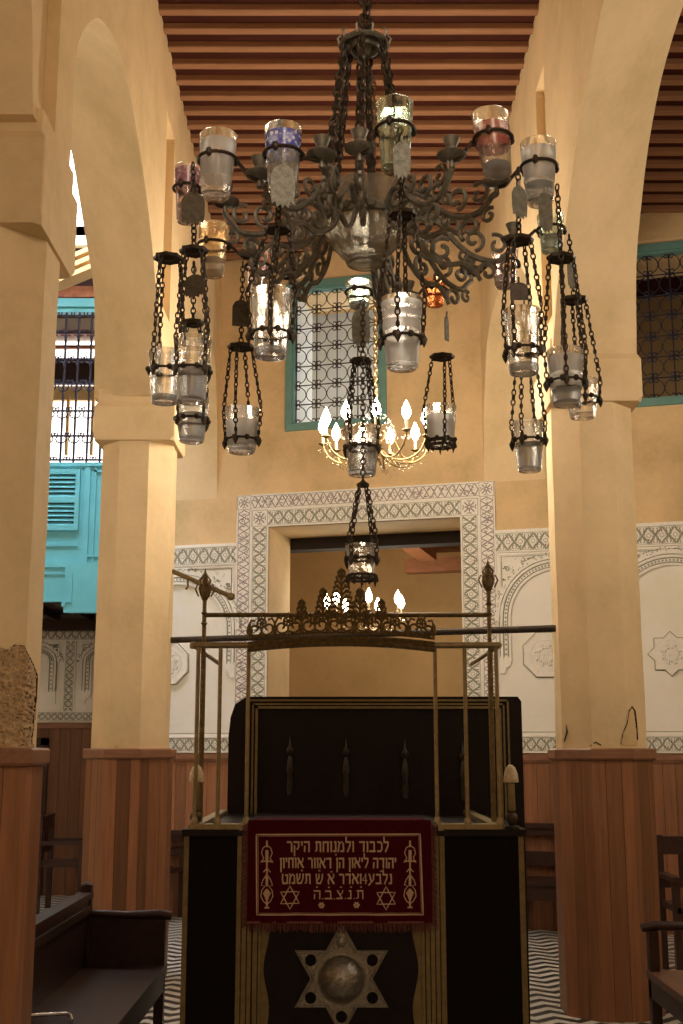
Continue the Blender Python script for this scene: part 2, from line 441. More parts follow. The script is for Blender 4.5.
wl = arcade('wall_left', XL0, XL1, [([(.95,4.1),(1.1,4.7),(1.9,5.35),(2.7,5.45),(3.6,5.2),(4.3,4.7),(4.5,4.1)],)*2, (inL, outL),
     (arch_last(9.12, yl(XL0)+.02), arch_last(9.12, yl(XL1)+.02))], (yl(XL0)+.1, yl(XL1)+.1, 0), [(4.55, 4.86, 4.2, 6.05), (7.95, 8.36, 4.62, 6.08)])
wr = arcade('wall_right', XR0, XR1, [([(.2,4.1),(.35,4.7),(1.0,5.3),(1.7,5.45),(2.5,5.2),(3.2,4.7),(3.35,4.1)],)*2, (inR, outR),
     (arch_last(8.0, yl(XR0)+.02), arch_last(8.0, yl(XR1)+.02))], (yl(XR0)+.1, yl(XR1)+.1, 0), [(3.5, 3.86, 4.2, 6.0), (7.34, 7.68, 4.3, 6.07)])

# ---- outer aisle walls and closing wall behind the viewer
mb = MB(); mb.box((-6.2, -1.5, 0), (-6, 15.6, 6.7)); struct(mb.build('wall_left_outer', 'plaster', smooth=0))
mb = MB(); mb.box((6.5, -1.5, 0), (6.7, 13, 6.7)); struct(mb.build('wall_right_outer', 'plaster', smooth=0))
mb = MB(); mb.box((-6.2, -1.7, 0), (6.7, -1.5, 6.7)); struct(mb.build('wall_front', 'plaster', smooth=0))
# second arcade of the right aisle: only the edge of its arch shows
mb = MB()
prof = smoothline([Vector(q) for q in [(9.2,6.6),(9.2,5.9),(9.28,5.45),(9.22,5.0),(9.35,4.1)]], 20)
for i in range(20):
    a, b = prof[i], prof[i+1]
    mb.add([(2.66,a.x,a.y),(3.1,a.x,a.y),(3.1,b.x,b.y),(2.66,b.x,b.y),(2.66,10.78,a.y),(2.66,10.78,b.y),(3.1,10.6,a.y),(3.1,10.6,b.y)],
           [(0,1,2,3),(0,3,5,4),(1,6,7,2)])
# kept clear of the view except its rim
# ---- rear wall: skewed, with two grilled windows and the big opening
def front(a, b, d): return W(a, b, d)
nu0, _ = UZ(268, 600); nu1, _ = UZ(461.5, 560); _, nz1 = UZ(268, 527)
nz0 = 1.10
w1u0, w1z1 = UZ(293, 290); w1u1, _ = UZ(380, 340); _, w1z0 = UZ(293, 425)
w2u0 = UZ(603, 300)[0]; w2u1 = w2u0 + 1.25; _, w2z1 = UZ(660, 251); _, w2z0 = UZ(660, 399)
T = .68
def wallgrid(us, zs, holes, name, mat, t0, t1, back_mat=None):
    mb = MB()
    for i in range(len(us)-1):
        for j in range(len(zs)-1):
            cu, cz = (us[i]+us[i+1])/2, (zs[j]+zs[j+1])/2
            if any(h[0] < cu < h[1] and h[2] < cz < h[3] for h in holes): continue
            mb.add([W(us[i],zs[j],t0), W(us[i+1],zs[j],t0), W(us[i+1],zs[j+1],t0), W(us[i],zs[j+1],t0)], [(0,1,2,3)])
            mb.add([W(us[i],zs[j],t1), W(us[i+1],zs[j],t1), W(us[i+1],zs[j+1],t1), W(us[i],zs[j+1],t1)], [(3,2,1,0)])
    for a, b, c, d in holes:
        mb.add([W(a,c,t0),W(b,c,t0),W(b,d,t0),W(a,d,t0),W(a,c,t1),W(b,c,t1),W(b,d,t1),W(a,d,t1)],
               [(0,1,5,4),(1,2,6,5),(2,3,7,6),(3,0,4,7)])
    return mb.build(name, mat, smooth=0, fixn=False)
H1 = (w1u0, w1u1, w1z0, w1z1); H2 = (w2u0, w2u1, w2z0, w2z1); HN = (nu0, nu1, nz0, nz1)
us = sorted([-2.05, w1u0, w1u1, w2u0, w2u1, nu0, nu1, 5.2]); zs = sorted([0, nz0, nz1, w1z0, w1z1, w2z0, w2z1, 6.75])
struct(wallgrid(us, zs, [H1, H2, HN], 'wall_rear', 'plaster_back', 0, T))
# jamb lining of the opening in the lighter ochre
mb = MB()
e = .004
mb.add([W(nu0+e,nz0,0.01),W(nu0+e,nz0,T),W(nu0+e,nz1-e,T),W(nu0+e,nz1-e,0.01),W(nu1-e,nz0,0.01),W(nu1-e,nz0,T),W(nu1-e,nz1-e,T),W(nu1-e,nz1-e,0.01)], [(0,1,2,3),(4,7,6,5),(3,2,6,7),(0,4,5,1)])
struct(mb.build('trim_2', 'plaster', smooth=0, fixn=False))
# room behind the opening
mb = MB()
a, b, t0, t1 = nu0-1.6, nu1+1.4, T, 4.2
mb.add([W(a,0,t1),W(b,0,t1),W(b,4.3,t1),W(a,4.3,t1),W(a,0,t0),W(b,0,t0),W(b,4.3,t0),W(a,4.3,t0)], [(0,1,2,3)[::-1],(0,3,7,4),(1,5,6,2),(3,2,6,7),(0,4,5,1)])
struct(mb.build('wall_back_room', 'tanwall', smooth=0, fixn=False))
def wallbox(name, mat, u0, u1, z0, z1, t0, t1, parent=None):
    m = MB(); m.box((u0, t0, z0), (u1, t1, z1), fn=lambda q: W(q.x, q.z, q.y)); return m.build(name, mat, parent, 0)
# beams seen through the opening
bz = UZ(292, 543, T+.1)[1]
tag(wallbox('lintel_beam', 'dark', nu0-.2, nu1+.2, bz-.09, bz+.25, T+.02, T+.22), 'very dark wooden lintel beam across the top of the rear opening', 'beam')
u, z = UZ(405, 569, 3.0)
tag(wallbox('wall_beam', 'roombeam', u, u+2.2, z-.05, z+.12, 2.95, 3.15), 'reddish wooden tie beam ending in mid wall inside the back room', 'beam')
m = MB()
q0 = W(*UZ(390, 535, 2.6), 2.6); q1 = W(*UZ(448, 566, 3.1), 3.1)
def rafter(m, a, b, w, h):
    d = (b-a).normalized(); s = d.cross(Vector((0,0,1))).normalized()*w/2; uu = Vector((0,0,h/2))
    m.add([a-s-uu,a+s-uu,a+s+uu,a-s+uu,b-s-uu,b+s-uu,b+s+uu,b-s+uu], [(0,1,2,3),(7,6,5,4),(0,4,5,1),(1,5,6,2),(2,6,7,3),(3,7,4,0)])
rafter(m, W(*UZ(385, 525, 1.6), 1.6), W(*UZ(428, 556, 2.7), 2.7), .22, .12)
tag(m.build('rafter', 'roombeam', smooth=0), 'slanting reddish rafter dropping to the tie beam in the back room', 'beam')
m = MB(); u, z = UZ(420, 552, 3.2); m.box((u-.2, 3.3, z+.02), (u+2, 3.44, z+.16), fn=lambda q: W(q.x, q.z, q.y))
tag(m.build('cross_beam', 'roombeam', smooth=0), 'upper reddish cross beam at the right of the back room', 'beam')
# upper rooms behind the grilled windows
for (h, mat, nm, dd) in ((H1, 'greywall', 'wall_upper_room', 1.6), (H2, 'tanwall', 'wall_upper_passage', 1.6)):
    mb = MB(); a, b, c, d = h[0]-.55, h[1]+.55, h[2]-.5, h[3]+1.6
    mb.add([W(a,c,T+dd),W(b,c,T+dd),W(b,d,T+dd),W(a,d,T+dd),W(a,c,T),W(b,c,T),W(b,d,T),W(a,d,T)], [(0,1,2,3)[::-1],(0,3,7,4),(1,5,6,2),(3,2,6,7),(0,4,5,1)])
    struct(mb.build(nm, mat, smooth=0, fixn=False))
u, z = UZ(330, 305, T+1.2)
struct(wallbox('trim_3', 'tanwall', w1u0-.5, w1u1+.5, z, z+.9, T+1.2, T+1.5))

# ---- grilled windows
def grille_window(idx, h, frame_mat, iron_mat, cell, label):
    u0, u1, z0, z1 = h
    root = thing('window_%d' % idx, W((u0+u1)/2, z0-.05, 0), None, None); root['kind'] = 'structure'
    f = MB(); fw, fd = .065, .03
    for a in ((u0-fw, z0-fw, u0, z1+fw), (u1, z0-fw, u1+fw, z1+fw), (u0, z1, u1, z1+fw*1.1), (u0, z0-fw, u1, z0)):
        f.box((a[0], -fd, a[1]), (a[2], .12, a[3]), fn=lambda q: W(q.x, q.z, q.y))
    for a in ((u0, z0, u0+.02, z1), (u1-.02, z0, u1, z1), (u0, z1-.02, u1, z1), (u0, z0, u1, z0+.02)):
        f.box((a[0], .0, a[1]), (a[2], .10, a[3]), fn=lambda q: W(q.x, q.z, q.y))
    f.build('window_frame', frame_mat, root, 0)
    g = MB(); t = .05; r = .0065
    nc = int(round((u1-u0)/cell)); nr = int(round((z1-z0)/cell)); cu = (u1-u0)/nc; cz = (z1-z0)/nr
    off = cu*.12
    cols = [u0 + off + (u1-u0-2*off)*i/nc for i in range(nc+1)]; rows = [z0 + off*.6 + (z1-z0-1.2*off)*j/nr for j in range(nr+1)]
    for x in cols: g.tube([W(x, z0, t), W(x, z1, t)], r, 5)
    for zz in rows: g.tube([W(u0, zz, t), W(u1, zz, t)], r, 5)
    for i in range(nc):
        for j in range(nr):
            cx, cy = (cols[i]+cols[i+1])/2, (rows[j]+rows[j+1])/2; hw, hh = (cols[1]-cols[0])/2, (rows[1]-rows[0])/2
            for s in (-1, 1):
                # C-scroll: bows out to touch its neighbour, both ends curl at the bars
                pts = [(cx + s*hw*(.42-.0), cy + hh*.80)]
                a = [(cx + s*hw*.36, cy+hh*.72), (cx+s*hw*.30, cy+hh*.84), (cx+s*hw*.50, cy+hh*.92), (cx+s*hw*.66, cy+hh*.78)]
                body = [(cx - s*hw + s*hw*(1.0-.02) + s*hw*(1-abs(v)**2.2)*-.0 + s*0, 0) for v in (0,)]
                arc = [(cx + s*hw*(.98 - .98*math.cos(th)*.98), cy + hh*.86*math.sin(th)) for th in [(-1.25+2.5*k/12) for k in range(13)]]
                top = spiral((cx+s*hw*.62, cy+hh*.70), .10*hw, .26*hw, 0, 4.2, 8)
                g.tube([W(p[0], p[1], t-.008) for p in arc], r*.75, 5)
                for sy in (-1, 1):
                    c0 = (cx+s*hw*.76, cy+sy*hh*.76)
                    g.tube([W(c0[0]+s*.0+hw*.20*math.cos(q), c0[1]+hw*.20*math.sin(q), t-.008) for q in [k*.7+(PI if s > 0 else 0) for k in range(9)]], r*.95, 5)
    g.build('grille', iron_mat, root, 40)
    return root
grille_window(2, H1, 'greenframe', 'iron', .215, '')
grille_window(3, H2, 'greenframe', 'blueiron', .215, '')
m = MB()
for uu in (w1u0+.003, w1u1-.003): m.add([W(uu, w1z0, .11), W(uu, w1z0, T), W(uu, w1z1, T), W(uu, w1z1, .11)], [(0, 1, 2, 3)])
m.add([W(w1u0, w1z0+.003, .11), W(w1u1, w1z0+.003, .11), W(w1u1, w1z0+.003, T), W(w1u0, w1z0+.003, T)], [(0, 1, 2, 3)])
struct(m.build('trim_13', 'greywall', smooth=0, fixn=False))
# lintel strip over the right window
u0, z = UZ(632, 222)
struct(wallbox('trim_4', 'plaster', w2u0-.4, w2u1+.4, H2[3]+.10, H2[3]+.12, -.01, 0.0))

# ---- carved stucco of the rear wall
def band(mb, a, b, w, kind, fn, per=None, sq=True):
    """carved strip from a to b (2-D points on the wall), width w. kind 0 lattice, 1 fine braid"""
    ax, ay = a; bx, by = b; L = math.hypot(bx-ax, by-ay); tx, ty = (bx-ax)/L, (by-ay)/L; nx, ny = -ty, tx
    def q(s, v): return (ax + tx*s + nx*v, ay + ty*s + ny*v)
    mb.prism([q(0, -w/2), q(L, -w/2), q(L, w/2), q(0, w/2)], .016, lambda x, y, d: fn(x, y, -d), 0)
    f2 = lambda x, y, d: fn(x, y, -.016 + d)
    for v in (-w/2+.006, w/2-.006): mb.ribbon([q(0, v), q(L, v)], .012, f2, .007, 0)
    for v in (-w/2+.018, w/2-.018): mb.ribbon([q(0, v), q(L, v)], .004, f2, .002, 1+kind)
    iw = w/2 - .024
    rnd = random.Random(int(abs(ax*31+ay*57+L*13)))
    if kind == 0:
        p = per or w*1.15; n = max(1, int(round(L/p))); p = L/n
        for ph in (0, 1):
            pts = []
            for k in range(n*16+1):
                s = k/16*p; g = 2*PI*(s/p) + ph*PI; v = 2/PI*math.asin(math.cos(g)) + .10*math.sin(3*g)*(1 if ph else -1)
                pts.append(q(s, v*iw*.98))
            mb.ribbon(pts, w*.085, f2, .003, 1)
        for k in range(n*2):
            s = (k+.5)*p/2                       # crossings lie here; lobes of the lattice lie between
            c = q(s, 0)
            for g in range(4):
                a0 = g*PI/2+PI/4; R1 = w*.13
                mb.ribbon([(c[0]+R1*math.cos(a0-.5), c[1]+R1*math.sin(a0-.5)), (c[0]+R1*.8*math.cos(a0), c[1]+R1*.8*math.sin(a0)), (c[0]+R1*math.cos(a0+.5), c[1]+R1*math.sin(a0+.5))], w*.045, f2, .0028, 1)
            for sg in (-1, 1):
                v = sg*iw
                for dx in (-1, 1):
                    j = rnd.uniform(.8, 1.2)
                    mb.ribbon([q(s+dx*p*.05, v*.92), q(s+dx*p*.10*j, v*.62), q(s+dx*p*.04, v*.42)], w*.05, f2, .003, 1)
                    mb.ribbon([q(s+dx*p*.14, v*.98), q(s+dx*p*.19*j, v*.80)], w*.05, f2, .003, 1)
        for k in range(n*2+1):
            s = min(max(k*p/2, .03), L-.03); R2 = w*.085; c = q(s, 0)
            mb.prism([(c[0]+R2*math.cos(g), c[1]+R2*math.sin(g)) for g in [PI*i/4 for i in range(8)]], .005, lambda x, y, d: f2(x, y, -d), 0)
            mb.ribbon([(c[0]+R2*1.15*math.cos(g), c[1]+R2*1.15*math.sin(g)) for g in [PI*i/4 for i in range(8)]], w*.025, f2, .003, 1, closed=True)
            sg = 1 if k % 2 else -1; c = q(s, sg*iw*.55); R3 = w*.032
            mb.prism([(c[0]+R3*math.cos(g), c[1]+R3*1.7*math.sin(g)) for g in [2*PI*i/6 for i in range(6)]], .004, lambda x, y, d: f2(x, y, -d), 3 if (k//2) % 2 == 0 else 1)
    else:
        p = per or w*.95; n = max(1, int(round(L/p))); p = L/n
        for ph in (0, .5):
            pts = [q(k/12*p, iw*.85*math.sin(2*PI*(k/12+ph))*(1-.25*math.cos(4*PI*k/12))) for k in range(n*12+1)]
            mb.ribbon(pts, w*.055, f2, .003, 2)
        for k in range(int(n*12)):
            s = rnd.uniform(.02, L-.02); v = rnd.uniform(-.85, .85)*iw; a0 = rnd.choice((.6, -.6, 2.2, 0))+rnd.uniform(-.3, .3); l = rnd.uniform(.008, .018)
            c = q(s, v); mb.ribbon([(c[0]-l*math.cos(a0), c[1]-l*math.sin(a0)), (c[0]+l*.3*math.sin(a0), c[1]-l*.3*math.cos(a0)), (c[0]+l*math.cos(a0), c[1]+l*math.sin(a0))], w*.045, f2, .003, 2)
def square(mb, c, w, fn):
    x, y = c; h = w/2
    mb.prism([(x-h,y-h),(x+h,y-h),(x+h,y+h),(x-h,y+h)], .018, lambda a, b, d: fn(a, b, -d), 0)
    f2 = lambda a, b, d: fn(a, b, -.018 + d)
    e = h-.008; mb.ribbon([(x-e,y-e),(x+e,y-e),(x+e,y+e),(x-e,y+e)], .006, f2, .003, 2, closed=True)
    for a in range(8):
        g = a*PI/4 + PI/8*0; r1 = h*(.75 if a % 2 else .5)
        mb.ribbon([(x+h*.12*math.cos(g), y+h*.12*math.sin(g)), (x+r1*math.cos(g), y+r1*math.sin(g))], w*.07, f2, .003, 2)
    for a in range(4):
        g = a*PI/2; mb.ribbon([(x+h*.75*math.cos(g+.35), y+h*.75*math.sin(g+.35)), (x+h*.62*math.cos(g), y+h*.62*math.sin(g)), (x+h*.75*math.cos(g-.35), y+h*.75*math.sin(g-.35))], w*.05, f2, .003, 1)
CM = ['cream', 'groove_and_shade', 'groove_and_shade2', 'reddot']
fo_u0, fo_z = UZ(238, 497); fo_u1, _ = UZ(493, 600)
ow = UZ(250, 600)[0] - fo_u0 + .015; ow = .155
iwd = (nu0 - fo_u0) - ow; ztop = nz1 + iwd + ow; zbot = 1.60
fo_u0 = nu0 - iwd - ow; fo_u1 = nu1 + iwd + ow
fr = MB(); FN = lambda a, b, d: W(a, b, d-.004)
band(fr, (fo_u0+ow/2, zbot), (fo_u0+ow/2, ztop-ow), ow, 1, FN); band(fr, (fo_u1-ow/2, zbot), (fo_u1-ow/2, ztop-ow), ow, 1, FN)
band(fr, (fo_u0+ow, ztop-ow/2), (fo_u1-ow, ztop-ow/2), ow, 1, FN)
square(fr, (fo_u0+ow/2, ztop-ow/2), ow, FN); square(fr, (fo_u1-ow/2, ztop-ow/2), ow, FN)
band(fr, (nu0-iwd/2, zbot), (nu0-iwd/2, nz1), iwd, 0, FN); band(fr, (nu1+iwd/2, zbot), (nu1+iwd/2, nz1), iwd, 0, FN)
band(fr, (nu0, nz1+iwd/2), (nu1, nz1+iwd/2), iwd, 0, FN)
square(fr, (nu0-iwd/2, nz1+iwd/2), iwd, FN); square(fr, (nu1+iwd/2, nz1+iwd/2), iwd, FN)
struct(fr.build('trim_5', CM, smooth=0, fixn=False))

def oct_medallion(mb, c, R, fn, n=8, star=False):
    x, y = c
    if star:
        pts = []
        for k in range(16):
            g = k*PI/8 + PI/2; r = R if k % 2 == 0 else R*.765
            pts.append((x+r*math.cos(g), y+r*math.sin(g)))
    else: pts = [(x+R*math.cos(g), y+R*math.sin(g)) for g in [k*2*PI/n+PI/n for k in range(n)]]
    mb.prism(pts, .03, lambda a, b, d: fn(a, b, -d), 0)
    f2 = lambda a, b, d: fn(a, b, -.03+d)
    mb.ribbon([(x+(q[0]-x)*1.03, y+(q[1]-y)*1.03) for q in pts], R*.06, fn, .006, 1, closed=True)  # dark outline paints the shading round the medallion edge
    sc = lambda k: [(x+(p[0]-x)*k, y+(p[1]-y)*k) for p in pts]
    mb.ribbon(sc(.97), R*.05, f2, .006, 0, closed=True)
    for rr in (.80,): mb.ribbon([(x+rr*R*.8*math.cos(g), y+rr*R*.8*math.sin(g)) for g in [2*PI*i/24 for i in range(24)]], R*.03, f2, .006, 0, closed=True)
    for k in range(8):
        g = k*PI/4
        for m in (-1, 1):
            s0 = spiral((x+R*.42*math.cos(g+m*.25), y+R*.42*math.sin(g+m*.25)), R*.03, R*.16, g, g+m*4.5, 10)
            mb.ribbon(s0, R*.05, f2, .007, 0); mb.ribbon([(q[0]+R*.03, q[1]-R*.04) for q in s0], R*.025, f2, .002, 1)  # offset dark copy paints shading beside each scroll
        mb.ribbon([(x, y), (x+R*.3*math.cos(g), y+R*.3*math.sin(g))], R*.05, f2, .008, 0)
def blind_panel(mb, uc, hw, uA, uB, zlo, zhi, zspr, zap, fn, med=None, star=False, mz=None):
    """white field with a carved arch uc+-hw springing at zspr with apex zap, spandrels up to zhi"""
    def curve(k):          # k = offset outwards
        pts = []
        for i in range(25):
            a = PI - PI*i/24; pts.append((uc+(hw+k)*math.cos(a), zspr+(zap-zspr+k)*abs(math.sin(a))**.92))
        return pts
    f1 = lambda a, b, d: fn(a, b, d)
    for k, w, mi, h in ((.010, .022, 0, .03), (.045, .035, 0, .018), (.085, .022, 0, .028), (.125, .045, 0, .02)):
        c = curve(k)
        leg = .0 if k > .1 else .34
        c = [(uc-(hw+k), zspr-leg)] + c + [(uc+(hw+k), zspr-leg)]
        mb.ribbon(c, w, f1, h, mi)
    for k, w, mi in ((.030, .006, 1), (.068, .007, 1), (.104, .006, 1)):
        c = curve(k); mb.ribbon([(uc-(hw+k), zspr-.32)] + c + [(uc+(hw+k), zspr-.32)], w, f1, .02, mi)
    rn = random.Random(int(uc*77)); cv = curve(.145)
    for i in range(24):
        for j in range(5):
            t = rn.random(); p0, p1 = cv[i], cv[i+1]; x = p0[0]+(p1[0]-p0[0])*t; y = p0[1]+(p1[1]-p0[1])*t; o = rn.uniform(-.02, .03)
            dx, dy = x-uc, y-zspr; l = math.hypot(dx, dy); x += dx/l*o; y += dy/l*o; g = rn.uniform(0, 6)
            mb.ribbon([(x-.008*math.cos(g), y-.008*math.sin(g)), (x+.004*math.sin(g), y), (x+.008*math.cos(g), y+.008*math.sin(g))], .006, f1, .023, 1)
    # studded line
    c = curve(.047)
    for i in range(0, 25):
        for j in (0, .5):
            if i == 24: break
            p0, p1 = c[i], c[i+1]; x, y = p0[0]+(p1[0]-p0[0])*j, p0[1]+(p1[1]-p0[1])*j
            mb.prism([(x+.011*math.cos(g), y+.011*math.sin(g)) for g in [k*PI/2+.4 for k in range(4)]], .022, lambda a, b, d: fn(a, b, -d), 1)
    for s in (-1, 1):
        for i in range(7):
            x = uc+s*(hw+.047); y = zspr-.03-i*.045
            mb.prism([(x+.011*math.cos(g), y+.011*math.sin(g)) for g in [k*PI/2+.4 for k in range(4)]], .022, lambda a, b, d: fn(a, b, -d), 1)
        # foot of the arch: stepped corbel
        x = uc+s*(hw+.05)
        mb.prism([(x-.055, zspr-.34), (x-.04, zspr-.40), (x-.0, zspr-.42), (x+s*.01, zspr-.47), (x+.055, zspr-.47), (x+.055, zspr-.34)] if s > 0 else
                 [(x-.055, zspr-.34), (x-.055, zspr-.47), (x-.01, zspr-.47), (x, zspr-.42), (x+.04, zspr-.40), (x+.055, zspr-.34)], .03, lambda a, b, d: fn(a, b, -d), 0)
        # spandrel tendrils
        edge = uA if s < 0 else uB
        rnd = random.Random(int(uc*100)+s)
        for i in range(60):
            x = uc + s*rnd.uniform(.12, abs(edge-uc)-.05); y = rnd.uniform(zspr+.05, zhi-.05)
            ko = .17
            dx, dy = (x-uc)/(hw+ko), (y-zspr)/(zap-zspr+ko)
            if dx*dx+dy*dy < 1.05: continue
            mb.ribbon(spiral((x, y), .006, .026, rnd.uniform(0, 6), rnd.uniform(7, 10), 9), .008, f1, .012, 1 if i % 2 else 0)
        xx = edge - s*.03
        mb.ribbon([(xx, zspr-.1), (xx, zhi-.02), (uc, zhi-.02)], .014, f1, .016, 0)
        mb.ribbon([(xx-s*.018, zspr-.1), (xx-s*.018, zhi-.038), (uc, zhi-.038)], .006, f1, .01, 1)
    if med: oct_medallion(mb, (med[0], med[1]), med[2], fn, star=star)
# heights
zb1 = UZ(530, 531)[1]; zb0 = UZ(530, 552)[1]; zl1 = UZ(545, 736)[1]+.005; zl0 = UZ(545, 753)[1]
c2 = UZ(556, 570); c2u = c2[0]; hw = c2u - UZ(511, 620)[0]
c3u = UZ(670, 560)[0]; pitch = c3u - c2u
c1u = UZ(178, 588)[0]
zspr = UZ(511, 622)[1]; zap = c2[1]
st = MB(); FS = lambda a, b, d: W(a, b, d-.001)
for (a, b) in ((-2.0, fo_u0), (fo_u1, 5.0)):
    st.prism([(a, zl0), (b, zl0), (b, zb1+.02), (a, zb1+.02)], .012, lambda x, y, d: FS(x, y, -d), 0)
struct(st.build('trim_6', 'stucco', smooth=0, fixn=False))
sm = MB(); FB = lambda a, b, d: W(a, b, d-.012)
for (a, b) in ((-2.0, fo_u0), (fo_u1, 5.0)):
    band(sm, (a, (zb0+zb1)/2), (b, (zb0+zb1)/2), zb1-zb0, 0, FB); band(sm, (a, (zl0+zl1)/2), (b, (zl0+zl1)/2), zl1-zl0, 0, FB)
    sm.ribbon([(a, zl1+.03), (b, zl1+.03)], .006, FB, .003, 1)
    sm.ribbon([(a, zb1+.008), (b, zb1+.008)], .02, FB, .02, 0)
mzz = UZ(545, 657)[1]
m1 = UZ(546, 655); mr = UZ(546, 655)[0]-UZ(522.5, 655)[0]
blind_panel(sm, c2u, hw, fo_u1, c2u+pitch/2, zl1, zb0, zspr, zap, FB, (m1[0], m1[1], mr))
m2 = UZ(671, 654); blind_panel(sm, c3u, hw*1.05, c3u-pitch/2, c3u+pitch/2, zl1, zb0, zspr, zap, FB, (m2[0], m2[1], m2[0]-UZ(648.5, 654)[0]), True)
m0 = UZ(170, 664); blind_panel(sm, c1u, UZ(226, 635)[0]-c1u, c1u-.6, fo_u0, zl1, zb0, zspr, zap, FB, (m0[0], m0[1], mr))
struct(sm.build('trim_7', CM, smooth=0, fixn=False))

# ---- plank wainscot on flat walls
def planks(mb, u0, u1, z0, z1, fn, w=.11, depth=.022, base=1.0, seed=1):
    rnd = random.Random(seed); n = max(1, int(round((u1-u0)/w))); w = (u1-u0)/n
    for i in range(n):
        tn = base*rnd.choice([.72, .85, .95, 1.0, 1.1, 1.25])
        a, b = u0+i*w+.0018, u0+(i+1)*w-.0018
        mb.box((a, -depth, z0), (b, 0, z1), 0, tn, fn=lambda q: fn(q.x, q.z, q.y))
    mb.box((u0, -.008, z0), (u1, 0, z1), 1, 1, fn=lambda q: fn(q.x, q.z, q.y))
wz = zl0 - .012
m = MB(); planks(m, -2.0, 5.0, 0, wz, lambda a, b, d: W(a, b, d), seed=5); struct(m.build('trim_8', ['clad', 'dark'], smooth=0))
m = MB(); m.box((-2.0, -.055, wz-.05), (5.0, 0, wz), fn=lambda q: W(q.x, q.z, q.y)); m.box((-2.0, -.04, wz-.07), (5.0, 0, wz-.05), fn=lambda q: W(q.x, q.z, q.y))
struct(m.build('trim_9', 'caprail', smooth=0))

# ============================================================ PILLARS
def octo(R, k): a = PI/8 + k*PI/4; return (R*math.cos(a), R*math.sin(a))
def pillar(cx, cy, label, seed, zimp, hw_, RA):
    Rr = RA/math.cos(PI/8)
    root = thing('pillar', (cx, cy, 0), label, 'pillar')
    m = MB(); nz = 18
    vs = []
    for j in range(nz+1):
        z = 1.5 + (zimp-1.5)*j/nz
        for k in range(8):
            x, y = octo(Rr*(1-.004*math.sin(j*1.3+k)), k); vs.append((cx+x, cy+y, z))
    m.add(vs, [(j*8+k, j*8+(k+1) % 8, (j+1)*8+(k+1) % 8, (j+1)*8+k) for j in range(nz) for k in range(8)])
    m.build('shaft', 'plaster', root, 20)
    # impost block, flaring with a small chamfer above the shaft
    m = MB(); h = .335
    def ringsq(w, z, ch):
        return [(cx+a*w-(a*ch if q else 0), cy+b*w-(0 if q else b*ch), z) for (a, b, q) in ((1,-1,0),(1,-1,1),(-1,-1,1),(-1,-1,0),(-1,1,0),(-1,1,1),(1,1,1),(1,1,0))]
    # order around: simple 8-gon rings
    def ring8(w, ch, z): return [(cx+x, cy+y, z) for x, y in ((w,-w+ch),(w,w-ch),(w-ch,w),(-w+ch,w),(-w,w-ch),(-w,-w+ch),(-w+ch,-w),(w-ch,-w))]
    rings = [ring8(hw_, .03, zimp-.03), ring8(hw_+.008, .006, zimp+.0), ring8(hw_+.008, .006, 4.02), ring8(hw_-.012, .006, 4.06), ring8(hw_-.012, .006, 4.16)]
    vs = sum(rings, []); n = len(rings)
    m.add(vs, [(j*8+k, j*8+(k+1) % 8, (j+1)*8+(k+1) % 8, (j+1)*8+k) for j in range(n-1) for k in range(8)] + [tuple(range(8))[::-1], tuple((n-1)*8+k for k in range(8))])
    m.build('impost', 'plaster', root, 25)
    # plank cladding
    Rc = (RA+.028)/math.cos(PI/8); m = MB(); rnd = random.Random(seed)
    for k in range(8):
        a = Vector(octo(Rc, k)); b = Vector(octo(Rc, k+1)); d = b-a; L = d.length; d.normalize(); nn = Vector((d.y, -d.x))
        if nn.dot(a) < 0: nn = -nn
        cuts = [0, rnd.uniform(.28, .4), rnd.uniform(.62, .74), 1]
        for i in range(3):
            s0, s1 = cuts[i]*L+(.0015 if i else 0), cuts[i+1]*L-(.0015 if i < 2 else 0)
            p, q = a+d*s0, a+d*s1; tn = rnd.choice([.62, .75, .88, 1.0, 1.1, 1.3])
            m.add([(cx+v.x-nn.x*e, cy+v.y-nn.y*e, z) for z in (0, 1.5) for v, e in ((p, 0), (q, 0), (q, .02), (p, .02))],
                  [(0,1,2,3)[::-1],(4,5,6,7),(0,1,5,4),(1,2,6,5),(2,3,7,6),(3,0,4,7)], 0, tn)
    vs = [(cx+x*.985, cy+y*.985, z) for z in (0, 1.49) for x, y in [octo(Rc, k) for k in range(8)]]
    m.add(vs, [(k, (k+1) % 8, 8+(k+1) % 8, 8+k) for k in range(8)], 1)
    m.build('wood_cladding', ['clad', 'dark'], root, 0)
    m = MB()
    rr = [(RA+.03, 1.485), (RA+.045, 1.49), (RA+.052, 1.50), (RA+.052, 1.548), (RA+.044, 1.556), (RA, 1.558)]
    vs = [(cx+x, cy+y, z) for r, z in rr for x, y in [octo(r/math.cos(PI/8), k) for k in range(8)]]
    m.add(vs, [(j*8+k, j*8+(k+1) % 8, (j+1)*8+(k+1) % 8, (j+1)*8+k) for j in range(5) for k in range(8)])
    m.build('cap_rail', 'caprail', root, 20)
    return root
PL = (-1.525, 4.85); PM = (-1.515, 8.78); PR = (1.63, 7.68); RO = {PL: .285, PM: .262, PR: .262}
p_near = pillar(*PL, 'ochre octagonal pillar at the left picture edge, its plaster broken away above the planks', 3, 3.68, .30, .285)
p_left = pillar(*PM, 'ochre octagonal pillar left of the reading platform, plaster sound down to its plank base', 8, 3.80, .29, .262)
p_right = pillar(*PR, 'ochre octagonal pillar right of the reading platform with a small plaster chip low down', 21, 3.77, .29, .262)
